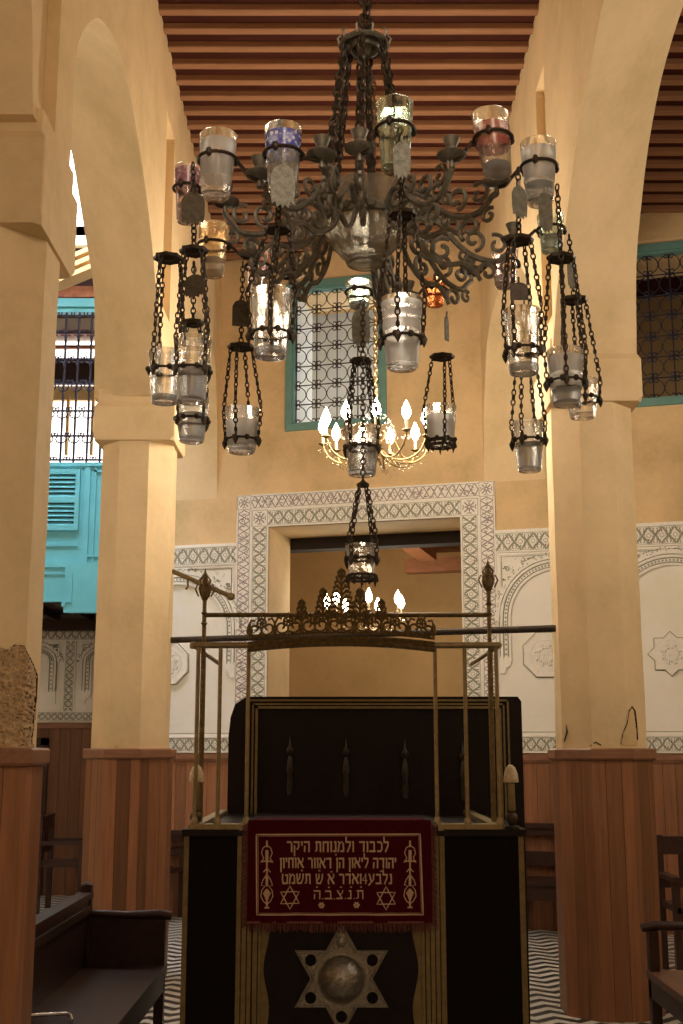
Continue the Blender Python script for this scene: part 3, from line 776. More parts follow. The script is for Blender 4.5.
def on_oct(px, py, c, R=None, off=.0):
    R = RO[c]
    """where a sight line meets the pillar surface"""
    o = Vector((0, 0, EYE)); r = ray(px, py); best = -1e9
    k0, k1 = -1e9, 1e9
    for k in range(8):
        a = k*PI/4; n = Vector((math.cos(a), math.sin(a), 0)); dn = n.dot(r)
        num = (R+off) - n.dot(o - Vector((c[0], c[1], 0)))
        if abs(dn) < 1e-9: continue
        t = num/dn
        if dn < 0: k0 = max(k0, t)
        else: k1 = min(k1, t)
    return o + r*k0 if k0 < k1 else None
def patch(name, poly, c, parent, rough=.012, step=3.0, seed=1, mat='masonry'):
    xs = [p[0] for p in poly]; ys = [p[1] for p in poly]; rnd = random.Random(seed)
    def inside(x, y):
        r = False; j = len(poly)-1
        for i in range(len(poly)):
            if (poly[i][1] > y) != (poly[j][1] > y) and x < (poly[j][0]-poly[i][0])*(y-poly[i][1])/(poly[j][1]-poly[i][1])+poly[i][0]: r = not r
            j = i
        return r
    m = MB(); G = {}; nx = int((max(xs)-min(xs))/step)+1; ny = int((max(ys)-min(ys))/step)+1
    def vert(i, j):
        if (i, j) not in G:
            x, y = min(xs)+i*step, min(ys)+j*step; p = on_oct(x, y, c, .29, .002+rnd.random()*rough)
            G[(i, j)] = None if p is None else len(m.v)
            if p is not None: m.v.append(p)
        return G[(i, j)]
    for i in range(nx):
        for j in range(ny):
            if inside(min(xs)+(i+.5)*step, min(ys)+(j+.5)*step):
                q = [vert(i, j), vert(i+1, j), vert(i+1, j+1), vert(i, j+1)]
                if None not in q: m.f.append(q); m.mi.append(0); m.tone.append(1.0)
    m.build(name, mat, parent, 60)
patch('bare_masonry', [(-60,640),(-20,652),(2,648),(10,651),(14,645),(24,646),(27,653),(33,664),(37,676),(35,700),(36,715),(33,735),(34,749),(-60,749)], PL, p_near, step=1.6)
m = MB(); m.tube([q for q in [on_oct(x, y, PL, .29, .004) for x, y in ((0,648),(10,652),(14,645),(24,646),(28,655),(33,664),(37,676),(35.5,700),(33,715),(32,735),(30,748))] if q], [.002,.002,.0025,.002,.003,.003,.005,.006,.006,.005,.003], 5)
m.build('plaster_crack', 'dark', p_near)
patch('bare_plaster_chip', [(621,745),(622,734),(626,726),(628,712),(631,707),(634,710),(636,722),(637,738),(638,746)], PR, p_right, .004, 1.2, 2, 'plaster_back')
m = MB(); m.tube([on_oct(x, y, PR, .29, .003) for x, y in ((621,744),(623,733),(627,724),(629,711),(632,707),(634.5,711),(636,724),(637.5,740))], [.002,.003,.004,.005,.006,.008,.008,.005], 5)
m.tube([on_oct(x, y, PR, .29, .003) for x, y in ((566,724),(567,732),(564,742))], [.001, .006, .003], 5)
m.tube([on_oct(x, y, PR, .29, .003) for x, y in ((590,746),(596,742),(601,745))], .003, 5)
m.build('plaster_crack', 'dark', p_right)
patch('bare_plaster_chip', [(114,751),(116,745),(120,748),(121,751)], PM, p_left, .004, 1.0, 3, 'plaster_back')

# black tie rod between the two pillars
m = MB(); a = on_oct(171, 640.2, PM); b = on_oct(556, 628.2, PR)
m.tube([a-Vector((.01,0,0)), b+Vector((.05,0,0))], .023, 10)
tag(m.build('tie_rod', 'iron'), 'long black iron tie rod running level between the two far pillars', 'rod')
# slanting rod on the left
m = MB(); a = P(172, 571, 8.82); b = P(231, 596.5, 8.5)
m.tube([a, b], .017, 8); m.lathe([(.0, -.03), (.024, -.02), (.030, 0), (.024, .02), (.0, .03)], b, 10)
c = P(188, 580, 8.72); m.tube([c, c-Vector((0,0,.05)), c-Vector((.015,0,.07))], .008, 6)
tag(m.build('curtain_rod', 'bronze'), 'slanting dark metal rod with a knob end jutting right from the left pillar', 'rod')
# ============================================================ LEFT AISLE: wall, gallery
YA = 13.6
m = MB(); m.box((-6, YA, 0), (-1.0, YA+.2, 6.7)); struct(m.build('wall_left_rear', 'stucco', smooth=0))
FA = lambda a, b, d: Vector((a, YA+d, b))
def AX(px, py, Y=YA): p = P(px, py, Y); return p.x, p.z
zt = AX(65, 627)[1]; zt2 = AX(65, 641)[1]; zu = AX(65, 711)[1]; zu2 = AX(65, 722)[1]
sm = MB(); FB2 = lambda a, b, d: FA(a, b, d-.004)
band(sm, (-5.9, (zt+zt2)/2), (-1.2, (zt+zt2)/2), zt-zt2, 0, FB2); band(sm, (-5.9, (zu+zu2)/2), (-1.2, (zu+zu2)/2), zu-zu2, 0, FB2)
xc = AX(70, 670)[0]
band(sm, (xc, zu), (xc, zt2), .13, 0, FB2)
aw = .36
for s in (-1, 1):
    c = xc + s*(aw+.22)
    blind_panel(sm, c, aw-.03, c-aw-.12, c+aw+.12, zu, zt2, zu+.55, zt2-.12, FB2)
struct(sm.build('trim_10', CM, smooth=0, fixn=False))
m = MB(); planks(m, -5.9, -1.2, 0, zu2-.03, FA, w=.12, base=.62, seed=11); struct(m.build('trim_11', ['clad', 'dark'], smooth=0))
m = MB(); m.box((-5.9, YA-.05, zu2-.07), (-1.2, YA, zu2-.01)); struct(m.build('trim_12', 'caprail', smooth=0))
# dark panelled door in the aisle wall
x0, z1 = AX(50, 738); m = MB()
root = thing('door_1', (x0-.5, YA-.03, 0), None, None); root['kind'] = 'structure'
m.box((x0-1.0, YA-.06, 0), (x0-.08, YA-.03, z1-.08))
for zz in (.15, .85): m.box((x0-.9, YA-.075, zz), (x0-.18, YA-.06, zz+.55))
m.build('door_panel', 'benchwood', root, 0)
m = MB()
for a in ((x0-.08, 0, x0, z1), (x0-1.08, 0, x0-1.0, z1), (x0-1.08, z1-.08, x0, z1)): m.box((a[0], YA-.085, a[1]), (a[2], YA-.03, a[3]))
m.build('door_frame', 'benchwood', root, 0)
m = MB(); k = P(44, 832, YA-.12); m.lathe([(0, -.03), (.02, -.02), (.028, 0), (.02, .02), (0, .03)], k, 10); m.tube([k, k+Vector((0, .07, 0))], .01, 6); m.build('door_handle', 'iron', root)

# gallery with turquoise front
YG = 11.9
def G(px, py, Y=YG): return P(px, py, Y)
gx0, gx1 = -4.6, XL1-.02
zb = G(65, 607).z; z_p0 = G(65, 566).z; z_p1 = G(65, 463).z; z_g1 = G(65, 310).z; z_t = G(65, 300).z
root = thing('gallery_front', ((gx0+gx1)/2, YG, zb), 'turquoise painted wooden gallery front with louvres and iron grille in the left aisle', 'gallery')
m = MB()
m.box((gx0, YG, z_p0), (gx1, YG+.06, z_p1)); m.box((gx0, YG-.03, z_p1-.04), (gx1, YG+.09, z_p1)); m.box((gx0, YG-.04, z_p0-.02), (gx1, YG+.06, z_p0+.03))
xe = G(84, 500).x      # stile left edge
for (a, b) in ((xe, xe+.06), (xe+.10, xe+.12)): m.box((a, YG-.02, z_p0+.03), (b, YG+.01, z_p1-.04))
m.box((xe+.10, YG-.02, z_p1-.10), (gx1, YG, z_p1-.075)); m.box((xe+.05, YG-.022, z_p0+.09), (gx1, YG, z_p0+.115))
m.build('panel', 'cyan', root, 0)
# louvre shutter
lx1 = G(80, 500).x; lx0 = lx1-.75; lz0 = G(62, 531).z; lz1 = G(62, 470).z
m = MB()
for a in ((lx0, lz0, lx0+.05, lz1), (lx1-.045, lz0, lx1, lz1), (lx0+.05, lz1-.05, lx1-.045, lz1), (lx0+.05, lz0, lx1-.045, lz0+.05), (lx0+.05, (lz0+lz1)/2-.03, lx1-.045, (lz0+lz1)/2+.03)):
    m.box((a[0], YG-.045, a[1]), (a[2], YG, a[3]))
m.box((lx0, YG-.02, lz0-.16), (lx1, YG, lz0-.13))
lv = m.build('shutter', 'cyan', root, 0)
m = MB()
for (a, b) in ((lz0+.05, (lz0+lz1)/2-.03), ((lz0+lz1)/2+.03, lz1-.05)):
    n = 5
    for i in range(n):
        z = a+(b-a)*(i+.5)/n
        m.add([(lx0+.05, YG-.04, z-.018), (lx1-.045, YG-.04, z-.018), (lx1-.045, YG-.004, z+.016), (lx0+.05, YG-.004, z+.016),
               (lx0+.05, YG-.04, z-.026), (lx1-.045, YG-.04, z-.026), (lx1-.045, YG-.004, z+.008), (lx0+.05, YG-.004, z+.008)],
              [(0,1,2,3),(7,6,5,4),(0,4,5,1),(2,6,7,3)])
m.build('slats', 'cyan', lv, 0)
m = MB(); m.box((lx0+.05, YG-.0035, lz0+.05), (lx1-.045, YG-.001, lz1-.05)); m.build('slat_gap', 'dark', lv, 0)
m = MB()
xk = G(77, 595).x
m.box((gx0, YG-.02, G(60, 602).z), (xk, YG+.06, z_p0-.02)); m.box((xk-.12, YG-.04, zb-.06), (gx1, YG+.06, z_p0-.02))
m.box((gx0, YG-.035, G(60, 573).z-.02), (xk-.12, YG-.02, G(60, 573).z)); m.box((xk-.10, YG-.055, zb+.04), (xk-.04, YG-.04, z_p0-.08))
m.box((xk-.14, YG-.05, zb-.0), (xk-.10, YG, zb+.06))
m.build('base_fascia', 'cyan', root, 0)
m = MB(); m.box((gx0, YG-.05, z_g1+.02), (gx1, YG+.1, z_t)); m.box((gx0, YG-.02, z_g1-.03), (gx1, YG+.06, z_g1+.02)); m.build('head_rail', 'cyan', root, 0)
# iron grille
m = MB(); r = .013
step = (G(88, 400).x-G(75, 400).x); x = G(63, 400).x - 3*step; xs = []
while x < gx1: xs.append(x); x += step
for x in xs: m.tube([(x, YG, z_p1), (x, YG, z_g1)], r, 6)
rows = [G(60, y).z for y in (460, 436, 411, 383, 360, 333, 311)]
for z in rows: m.tube([(gx0, YG, z), (gx1, YG, z)], r*.9, 5)
for i, x in enumerate(xs):
    for j, z in enumerate(rows[:-1]):
        dz = rows[j+1]-z
        for s in (-1, 1):
            m.tube([(x+s*step*.5, YG-.01, z+.01), (x+s*step*.46, YG-.01, z+dz*.10), (x+s*step*.30, YG-.01, z+dz*.12), (x+s*step*.28, YG-.01, z+dz*.04)], r*.6, 5)
            if j in (0, 1, 2, 5):
                m.tube([(x+s*step*.40*math.sin(q), YG-.01, z+dz*.70+dz*.16*(1-math.cos(q))) for q in [k*.32 for k in range(10)]], r*.6, 5)
            else:
                m.tube([(x+s*step*.5*(1-math.cos(q))*.5, YG-.01, z+dz*(.62+.3*math.sin(q))) for q in [k*.3 for k in range(8)]], r*.6, 5)
m.build('grille', 'blueiron', root)
m = MB()
for i in range(7):
    x = gx0 + .2 + i*.38
    m.box((x, YG+.06, zb+.03), (x+.07, YA, zb+.12))
m.box((gx0, YG+.05, zb+.12), (gx1-.1, YA, zb+.16)); m.box((gx0, YA-.16, zb-.08), (gx1-.1, YA-.02, zb+.05))
m.build('floor_joists', 'benchwood', root, 0)
# dark beam and boards over the gallery
m = MB(); a = G(60, 299).z
m.box((gx0, YG-.06, a), (gx1, YG+.3, a+.12)); tag(m.build('gallery_beam', 'brick', smooth=0), 'terracotta coloured boarding above the turquoise gallery head rail', 'beam')
m = MB(); q = [P(58, 283, 11.2), P(92, 262, 10.6)]
for i in range(3):
    rafter(m, P(50, 288-i*9, 11.4)+Vector((0, 0, 0)), P(98, 268-i*9, 10.9), .16, .05)
tag(m.build('roof_boards', 'tanwall', smooth=0), 'slanting pale roof boards below the bright roof light, left aisle', 'boards')
# room behind the gallery: bright window wall with dark rail
m = MB(); m.box((gx0, YA-.02, G(60, 457).z), (gx1+.5, YA-.01, 6.3)); pn = struct(m.build('window_4', 'paledaylight', smooth=0))
m = MB()
def gb(y0, y1, mat, Y=YA-.12, nm='mullion'):
    b = MB(); b.box((gx0, Y, P(60, y1, Y).z), (gx1+.5, Y+.06, P(60, y0, Y).z)); b.build(nm, mat, pn, 0)
gb(358, 384, 'benchwood', nm='transom'); gb(310, 316, 'benchwood', nm='transom'); gb(386, 400, 'tanwall', nm='arch_head')
gb(330, 334, 'brick', nm='transom'); gb(345, 348, 'brick', nm='transom')
b = MB()
for k in range(9):
    x = P(63, 430, YA-.15).x - 2.0 + k*.29
    b.box((x, YA-.16, P(60, 458, YA).z), (x+.03, YA-.1, P(60, 398, YA).z))
b.build('mullion', 'tanwall', pn, 0)
# ============================================================ GLASSES
def glass_prof(r0, r1, h, t=.0028, fb=.010):
    return [(0, .002), (r1*.7, .001), (r1*.93, 0), (r1, .004), (r1+(r0-r1)*.5, h*.5), (r0, h-.002), (r0-t*.5, h), (r0-t, h-.002), (r1+(r0-r1)*.5-t, h*.5), (r1-t, fb+.004), (r1*.8, fb), (0, fb)]
def tumbler(px, y0, y1, Y, w, label, mat='glass', taper=.76, bands=(), water=None, lean=(0, 0), name='glass_tumbler', grp=None, flutes=False):
    r0 = w/2*Y*1.0/FPX*.985
    D = 0.93 if y0 < 300 else .98
    r0 = w/2 * (P(px+1, (y0+y1)/2, Y).x - P(px, (y0+y1)/2, Y).x)
    top = P(px, y0 + w*.20, Y); bot = P(px, y1 - w*.20*taper, Y); h = top.z-bot.z; r1 = r0*taper
    c = Vector((P(px, (y0+y1)/2, Y).x, Y, bot.z))
    root = thing(name, c, label, 'glass', grp)
    def fn(p): return Vector((p.x + lean[0]*p.z, p.y + lean[1]*p.z, p.z))
    m = MB(); m.lathe(glass_prof(r0, r1, h), c, 32, fn=fn, scal=(lambda a, i: .02*abs(math.cos(a*6)) if (flutes and 2 < i < 5) else 0))
    m.build('glass_body', mat, root, 50)
    rr = lambda f: r1+(r0-r1)*f
    for (f0, f1, bm, bn) in bands:
        m = MB(); m.lathe([(rr(f0)+.0006, h*f0), (rr(f1)+.0006, h*f1), (rr(f1)+.0001, h*f1), (rr(f0)+.0001, h*f0)], c, 32, fn=fn, closed=True); m.build(bn, bm, root, 50)
    if water:
        a, b = water
        m = MB(); m.lathe([(0, h*a), (rr(a)-.0032, h*a), (rr(b)-.0032, h*b), (0, h*b)], c, 28, fn=fn); m.build('oil_water', 'water', root, 50)
    return root, c, r0, r1, h
UP = [  # px, y0, y1, Y, w, label, material, bands, water, lean
 (216,128,203,2.88,38,'large clear glass tumbler with two frosted bands, in the upper left ring','glass',((.28,.58,'frost','frosted_band'),(.66,.86,'frost','frosted_band')),None,(.03,0)),
 (283,121,200,2.77,38,'tall glass tumbler with a blue starred band near its rim','glass',((.60,.88,'blueband','blue_band'),(.12,.56,'etch','etched_dots')) ,None,(0,0)),
 (395,96,176,2.74,38,'pale greenish tumbler standing highest, just right of the middle chains','greenglass',(),None,(0,0)),
 (497,107,181,2.84,38,'tilted clear tumbler with a pink and red band, upper right ring','glass',((.42,.78,'redband','red_band'),),(.04,.16),(-.10,0)),
 (539,136,209,2.96,36,'clear tumbler with wide frosted bands, held right of the red banded one','glass',((.34,.60,'frost','frosted_band'),(.64,.86,'frost','frosted_band')),(.08,.3),(0,0)),
 (187,162,226,3.12,26,'narrow tumbler with a violet pink top behind the brown metal plate','pinkglass',((.62,.93,'purpleband','violet_band'),),(.05,.3),(0,0)),
 (213,220,280,3.48,31,'amber tinted tumbler hanging low behind the two left crowns','amberglass',((.70,.95,'amberglass','amber_band'),),(.05,.3),(0,0)),
 (258,243,300,3.60,25,'slim tumbler with an orange painted patch, half hidden by scrollwork left of the bowl','pinkglass',((.6,.85,'orangeband','orange_band'),),None,(0,0)),
 (359,277,311,3.86,27,'small tumbler with green foot and pink rim directly below the glass bowl','greenglass',((.82,.97,'redband','pink_rim'),),(.03,.14),(0,0)),
 (435,276,309,3.86,23,'small orange glass tumbler right of the bowl','orangeglass',(),None,(0,0)),
 (505,243,291,3.63,28,'pink tinted tumbler behind the scroll arm, below the red banded tumbler','pinkglass',(),(.03,.25),(0,0)),
 (551,210,256,3.36,27,'small greenish tumbler under the frosted one at the far right','greenglass',(),(.04,.4),(0,0)),
]
HC = P(365, 224, 3.35); HC = Vector((HC.x, 3.35, HC.z))
root = thing('oil_lamp_chandelier', HC, 'large old wrought metal hanging lamp with scrolled arms, glass bowl and rings for oil glasses', 'chandelier')
CH = root
tops = []
for (px, y0, y1, Y, w, lab, mat, bands, water, lean) in UP:
    r, c, r0, r1, h = tumbler(px, y0, y1, Y, w, lab, mat, .74, bands, water, lean, grp='oil glasses held in the rings of the arms')
    tops.append((c, r0, r1, h, Y, lean))
# bowl
m = MB()
def flute(a, i): return .035*math.cos(14*a) if i in (4, 5, 6, 8, 9, 10, 11) else 0
m.lathe([(0,-.125),(.040,-.128),(.058,-.122),(.060,-.112),(.078,-.095),(.105,-.055),(.124,-.015),(.120,.02),(.132,.05),(.154,.088),(.150,.089),(.126,.05),(.114,.02),(.10,-.04),(.05,-.105),(0,-.108)], HC, 48, scal=flute)
m.lathe([(.045,-.128),(.05,-.131),(.055,-.128)], HC, 30, closed=True)
m.build('glass_bowl', 'bowlglass', root, 50)
m = MB()
m.lathe([(.126,-.012),(.142,-.012),(.148,0),(.142,.012),(.126,.012)], HC, 40, closed=True)
for k in range(12):
    a = k*PI/6+.1; m.lathe([(0,.012),(.012,.010),(.016,.0),(.010,-.012),(0,-.016)], HC+Vector((.148*math.cos(a), .148*math.sin(a), 0)), 8)
m.build('hub_ring', 'oldmetal', root)
# crown disc and chains
CD = P(365, 46, 3.35); CD = Vector((HC.x, 3.35, CD.z))
m = MB(); m.lathe([(0,.03),(.02,.028),(.05,.012),(.074,.010),(.078,0),(.070,-.006),(.052,-.002),(.046,-.016),(.040,-.018),(.030,-.004),(.012,-.03),(0,-.034)], CD, 28, scal=lambda a, i: .03*math.cos(10*a) if i in (3, 4, 5) else 0)
for k in range(10):
    a = k*PI/5; m.tube([CD+Vector((.074*math.cos(a), .074*math.sin(a), .0)), CD+Vector((.082*math.cos(a), .082*math.sin(a), .025)), CD+Vector((.072*math.cos(a), .072*math.sin(a), .035))], .004, 5)
m.build('crown_disc', 'oldmetal', root)
m = MB(); chain(m, CD+Vector((0,0,.03)), Vector((HC.x, 3.35, Hc+.05)), .05, .005); chain(m, CD+Vector((.012,0,.03)), CD+Vector((.008,0,.5)), .045, .004); m.build('ceiling_chain', 'iron', root)
for k in range(6):
    a = k*PI/3 + .35; m = MB()
    p0 = CD+Vector((.066*math.cos(a), .066*math.sin(a), -.005)); p1 = HC+Vector((.142*math.cos(a), .142*math.sin(a), .012))
    chain(m, p0, p1, .036, .0042, True); chain(m, p0+Vector((.006,0,0)), p0.lerp(p1, .9)+Vector((.010,0,0)), .03, .0035)
    m.build('chain', 'iron', root)
m = MB()
for dx in (-.02, .01): m.tube([CD+Vector((dx,0,-.02)), HC+Vector((dx*1.5, .01, .02))], .0025, 5)
m.build('wire', 'iron', root)
# arms
def arm(cup, ringc, ringr, var):
    v = cup-HC; rad = math.hypot(v.x, v.y); d = Vector((v.x/rad, v.y/rad, 0)); k = (rad-.14)/.315; ze = v.z
    def q(r, z): return HC + d*(.14+(r-.14)*k) + Vector((0, 0, z))
    def qs(pts): return [q(*p) for p in pts]
    m = MB()
    s = lambda L, n=26: [tuple(v) for v in smoothline([Vector(p) for p in L], n)]
    m.tube(qs(s([(.135,-.005),(.18,.028),(.235,-.005),(.275,-.055),(.33,-.100),(.40,-.115),(.440,-.085),(.455,ze-.03)])), .0088, 7)
    m.tube(qs(s([(.14,-.02),(.18,-.085),(.24,-.125),(.30,-.125),(.345,-.16)])), .0078, 6)
    S = lambda c, r0, r1, a0, a1, n, r: m.tube(qs(spiral(c, r0, r1, a0, a1, n)), r, 6)
    if not var:
        S((.205,-.012), .044, .012, 2.2, -4.6, 28, .0072); S((.262,.000), .032, .008, 3.6, 10.4, 24, .0066); S((.232,-.080), .040, .010, .9, 8.0, 28, .0070)
    S((.330,-.048), .036, .008, -1.4, 5.6, 24, .0068); S((.372,-.150), .034, .007, 4.0, -3.4, 24, .0068)
    S((.402,-.062), .034, .008, 2.0, -4.4, 24, .0062); S((.300,-.100), .020, .006, 0, 7, 16, .0055); S((.43,-.135), .022, .006, 1.0, 7.6, 18, .0056)
    a = m.build('arm', 'oldmetal', root)
    c = q(.455, ze); m = MB()
    m.lathe([(0,-.035),(.008,-.03),(.006,-.01),(.036,0),(.040,.006),(.036,.008),(.010,.004),(.009,.012),(.017,.016),(.013,.026),(.020,.044),(.023,.052),(.019,.052),(.014,.036),(0,.03)], c, 16)
    m.build('candle_cup', 'oldmetal', a)
    m = MB(); rc = ringc; e = (rc-c); e.z = 0; e.normalize()
    m.tube([rc+Vector((ringr*math.cos(t*PI/14), ringr*math.sin(t*PI/14), 0)) for t in range(28)], .0046, 6, closed=True)
    m.tube([c+Vector((0,0,-.012)), c+e*.02+Vector((0,0,-.01)), rc-e*(ringr+.004)], .0052, 6)
    for t in range(3):
        b = rc+Vector((ringr*math.cos(t*2.1+px), ringr*math.sin(t*2.1+px), 0)); m.lathe([(0,-.014),(.007,-.008),(.009,0),(.006,.010),(0,.014)], b, 7)
    m.build('glass_ring', 'iron', a)
SIDE = [1, 1, -1, -1, -1, 1, 1, 1, 1, -1, -1, -1]
for i, (c, r0, r1, h, Y, lean) in enumerate(tops):
    f = .60; zr = c.z+h*f; rr = r1+(r0-r1)*f+.0055
    rc = Vector((c.x+lean[0]*h*f, c.y+lean[1]*h*f, zr)); v = rc-HC; v.z = 0; v.normalize()
    cup = rc + Vector((SIDE[i]*(rr+.036), 0, 0)) - v*.035; cup.z = HC.z + max(-.07, min(.05, zr-HC.z-.035))
    arm(cup, rc, rr, i in (1, 2))

# ---- hanging oil lamps: crown, chains, hoop, plate
def hamsa(m, c, w, h, rot, fing=True):
    pts = [(-.5,-.15),(-.5,.25),(-.36,.42),(-.12,.5),(.12,.5),(.36,.42),(.5,.25),(.5,-.15)]
    if fing: pts += [(.44,-.42),(.30,-.36),(.24,-.5),(.08,-.42),(0,-.52),(-.08,-.42),(-.24,-.5),(-.30,-.36),(-.44,-.42)]
    else: pts += [(.5,-.5),(-.5,-.5)]
    ca, sa = math.cos(rot), math.sin(rot)
    m.prism([(a*w, b*h) for a, b in pts], .003, lambda a, b, d: c+Vector((a*ca - d*sa, a*sa + d*ca, b)))
    m.tube([c+Vector((0,0,h*.5-.003)), c+Vector((0,0,h*.5+.014))], .003, 5)
def hanging(crown, Y, cr, hoopf, T, sus, plates, label, nch=4, basket=False, mat='glass', bands=(), water=None, glabel='', flutes=False):
    cc = P(crown[0], crown[1], Y)
    px, y0, y1, w = T
    g, c, r0, r1, h = tumbler(px, y0, y1, Y, w, glabel, mat, .74, bands, water, grp='oil glasses hanging in chained hoops', flutes=flutes)
    R = thing('hanging_oil_lamp', cc, label, 'oil lamp', 'chained oil lamp holders below the arms')
    m = MB(); rc = cr*(P(crown[0]+1, crown[1], Y).x-cc.x)
    m.lathe([(0,.012),(.006,.010),(.010,.004),(rc*.8,.003),(rc,0),(rc*.95,-.008),(rc*.5,-.006),(0,-.010)], cc, 24, scal=lambda a, i: .08*math.cos(8*a) if 2 < i < 6 else 0)
    m.build('crown', 'iron', R)
    hz = c.z+h*hoopf; hr = r1+(r0-r1)*hoopf+.0032; hc = Vector((c.x, Y, hz))
    m = MB()
    m.tube([hc+Vector((hr*math.cos(t*PI/14), hr*math.sin(t*PI/14), 0)) for t in range(28)], .0034, 6, closed=True)
    for t in range(8):
        b = hc+Vector(((hr+.002)*math.cos(t*PI/4+.4), (hr+.002)*math.sin(t*PI/4+.4), 0)); m.lathe([(0,-.009),(.006,-.006),(.0085,0),(.006,.006),(0,.009)], b, 7)
    if basket:
        bc = Vector((c.x, Y, c.z))
        for zz in (.004, .016): m.tube([bc+Vector(((r1+.005)*math.cos(t*PI/14), (r1+.005)*math.sin(t*PI/14), zz)) for t in range(28)], .0036, 6, closed=True)
        for t in range(3):
            a = t*PI/3+.3; e = Vector((math.cos(a), math.sin(a), 0)); m.tube([bc-e*(r1+.005), bc+e*(r1+.005)], .002, 5)
        for t in range(12):
            a = t*PI/6; e = Vector((math.cos(a), math.sin(a), 0)); m.tube([bc+e*(r1+.006)+Vector((0,0,.018)), bc+e*(r1+.009), bc+e*(r1+.008)-Vector((0,0,.014 if t % 2 else .004))], [.003, .004, .001], 5)
    m.build('hoop', 'iron', R)
    for t in range(nch):
        a = 2*PI*t/nch + .45 + px*.01; e = Vector((math.cos(a), math.sin(a), 0)); m = MB()
        top = cc+e*rc*.85+Vector((0,0,-.006)); rt = r0+.006; mid = Vector((c.x, Y, c.z+h))+e*rt
        chain(m, top, mid, .019, .0021, True); chain(m, mid, hc+e*(hr+.004), .019, .0021, True)
        m.lathe([(0,-.026),(.006,-.014),(.009,-.004),(.004,.006),(0,.008)], hc+e*(hr+.007), 6)
        m.build('chain', 'iron', R)
    m = MB(); st = P(sus[0], sus[1], Y)
    if crown[0] in (168, 442): m.tube([cc+Vector((0,0,.010)), cc.lerp(st, .5)+Vector((.004,0,0)), st], .0018, 5)
    else: chain(m, cc+Vector((0,0,.010)), st, .022, .0023); m.build('suspension', 'iron', R)
    for (x, y, pw, ph, pm, rot, fi) in plates:
        pc = P(x, y, Y-.055); k = P(x+1, y, Y).x-P(x, y, Y).x; m = MB(); hamsa(m, pc, pw*k, ph*k, rot, fi); m.build('hand_plate', pm, R, 0)
    return R
hanging((168,257),3.06,14,.62,(165,345,408,34),(168,178),[], 'leftmost chained oil lamp, its thin wire reaching up past the violet glass',3, glabel='clear tumbler in the leftmost chained hoop', flutes=True, bands=((.0,.12,'water','thick_foot'),))
hanging((194,250),2.92,14,.50,(192,331,408,38),(193,163),[(193,209,23,34,'hamsabrown',.1,True),(194,286,20,24,'hamsabrown',-.3,True)], 'chained oil lamp below the big brown hand plate, second from the left', 4, glabel='large gilt rimmed tumbler half full, below the brown hand plate', bands=((.93,.99,'amberglass','gilt_rim'),(.72,.80,'amberglass','gilt_writing')), water=(.06,.5))
hanging((193,322),3.30,11,.50,(192,392,447,34),(194,262),[], 'chained oil lamp hanging lowest on the left, under the gilt rimmed glass', 4, glabel='milky filled tumbler lowest on the left side', water=(.06,.62))
hanging((278,228),2.76,13,.34,(271,283,363,43),(281,150),[(283,186,24,45,'hamsa',.15,True)], 'chained oil lamp with a thick glass left of the green window, hand plate above', 4, glabel='big thick footed clear tumbler hanging left of the green framed window', flutes=True, bands=((0,.10,'water','thick_foot'),))
hanging((241,346),3.46,13,.28,(242,402,458,36),(243,262),[(241,313,17,27,'hamsabrown',.2,False)], 'chained oil lamp with bell shaped plate, hanging alone between left pillar and window', 4, glabel='sparkling fluted tumbler hanging alone left of the window', flutes=True, bands=((.15,.7,'frost','cut_facets'),))
hanging((402,213),2.72,14,.42,(402,291,375,42),(400,128),[(402,160,17,40,'hamsa',-.2,True)], 'chained oil lamp in front of the window edge, hanging under the highest greenish tumbler', 4, glabel='large tumbler with three frosted rings hanging before the right edge of the window', bands=((.52,.66,'frost','frosted_ring'),(.70,.79,'frost','frosted_ring'),(.84,.93,'frost','frosted_ring'),(.05,.46,'frost','frosted_base')))
hanging((361,360),3.46,11,.56,(362,420,481,37),(360,300),[(361,328,18,40,'hamsa',.1,True)], 'chained oil lamp hanging in front of the lit chandelier', 4, glabel='tumbler in front of the lit chandelier, milky in its lower half', water=(.06,.60))
hanging((442,356),3.82,12,.16,(441,400,452,32),(440,300),[(447,328,7,26,'hamsa',.9,False)], 'oil lamp in a metal basket hanging right of the lit chandelier', 3, True, glabel='tumbler in a spiked metal basket right of the lit chandelier', flutes=True, bands=((.2,.75,'frost','cut_facets'),))
hanging((519,239),2.86,14,.36,(523,303,379,38),(518,168),[(520,202,18,34,'hamsa',.5,True),(519,291,17,18,'iron',0,False)], 'chained oil lamp hanging under the red banded tumbler, a dark bell plate inside its chains', 4, glabel='clear tumbler with a bright glint hanging below the red banded one', bands=((0,.12,'water','thick_foot'),))
hanging((525,352),3.30,11,.62,(529,416,476,32),(524,300),[], 'chained oil lamp hanging lowest on the right', 4, glabel='milky filled tumbler hanging lowest on the right', water=(.06,.55))
hanging((561,257),2.98,14,.42,(566,343,411,37),(557,185),[(546,212,18,42,'hamsa',.6,True)], 'chained oil lamp at the right, hanging under the wide frosted tumbler', 4, glabel='tilted frosted tumbler in the right hand group', bands=((.3,.5,'frost','frosted_band'),(.56,.86,'frost','frosted_band')), water=(.06,.28))
hanging((574,299),3.36,13,.50,(582,374,423,34),(569,235),[(572,274,13,32,'hamsa',.8,True)], 'chained oil lamp furthest right, partly behind its neighbour', 4, glabel='tumbler furthest right, partly behind the tilted frosted one')
hanging((363,484),3.35,6,.60,(362,538,586,33),(363,300),[], 'oil lamp hanging lowest of all, on long splayed chains below the middle', 4, True, glabel='clear tumbler hanging lowest of all, before the rear opening', bands=((0.0,.12,'water','thick_foot'),))

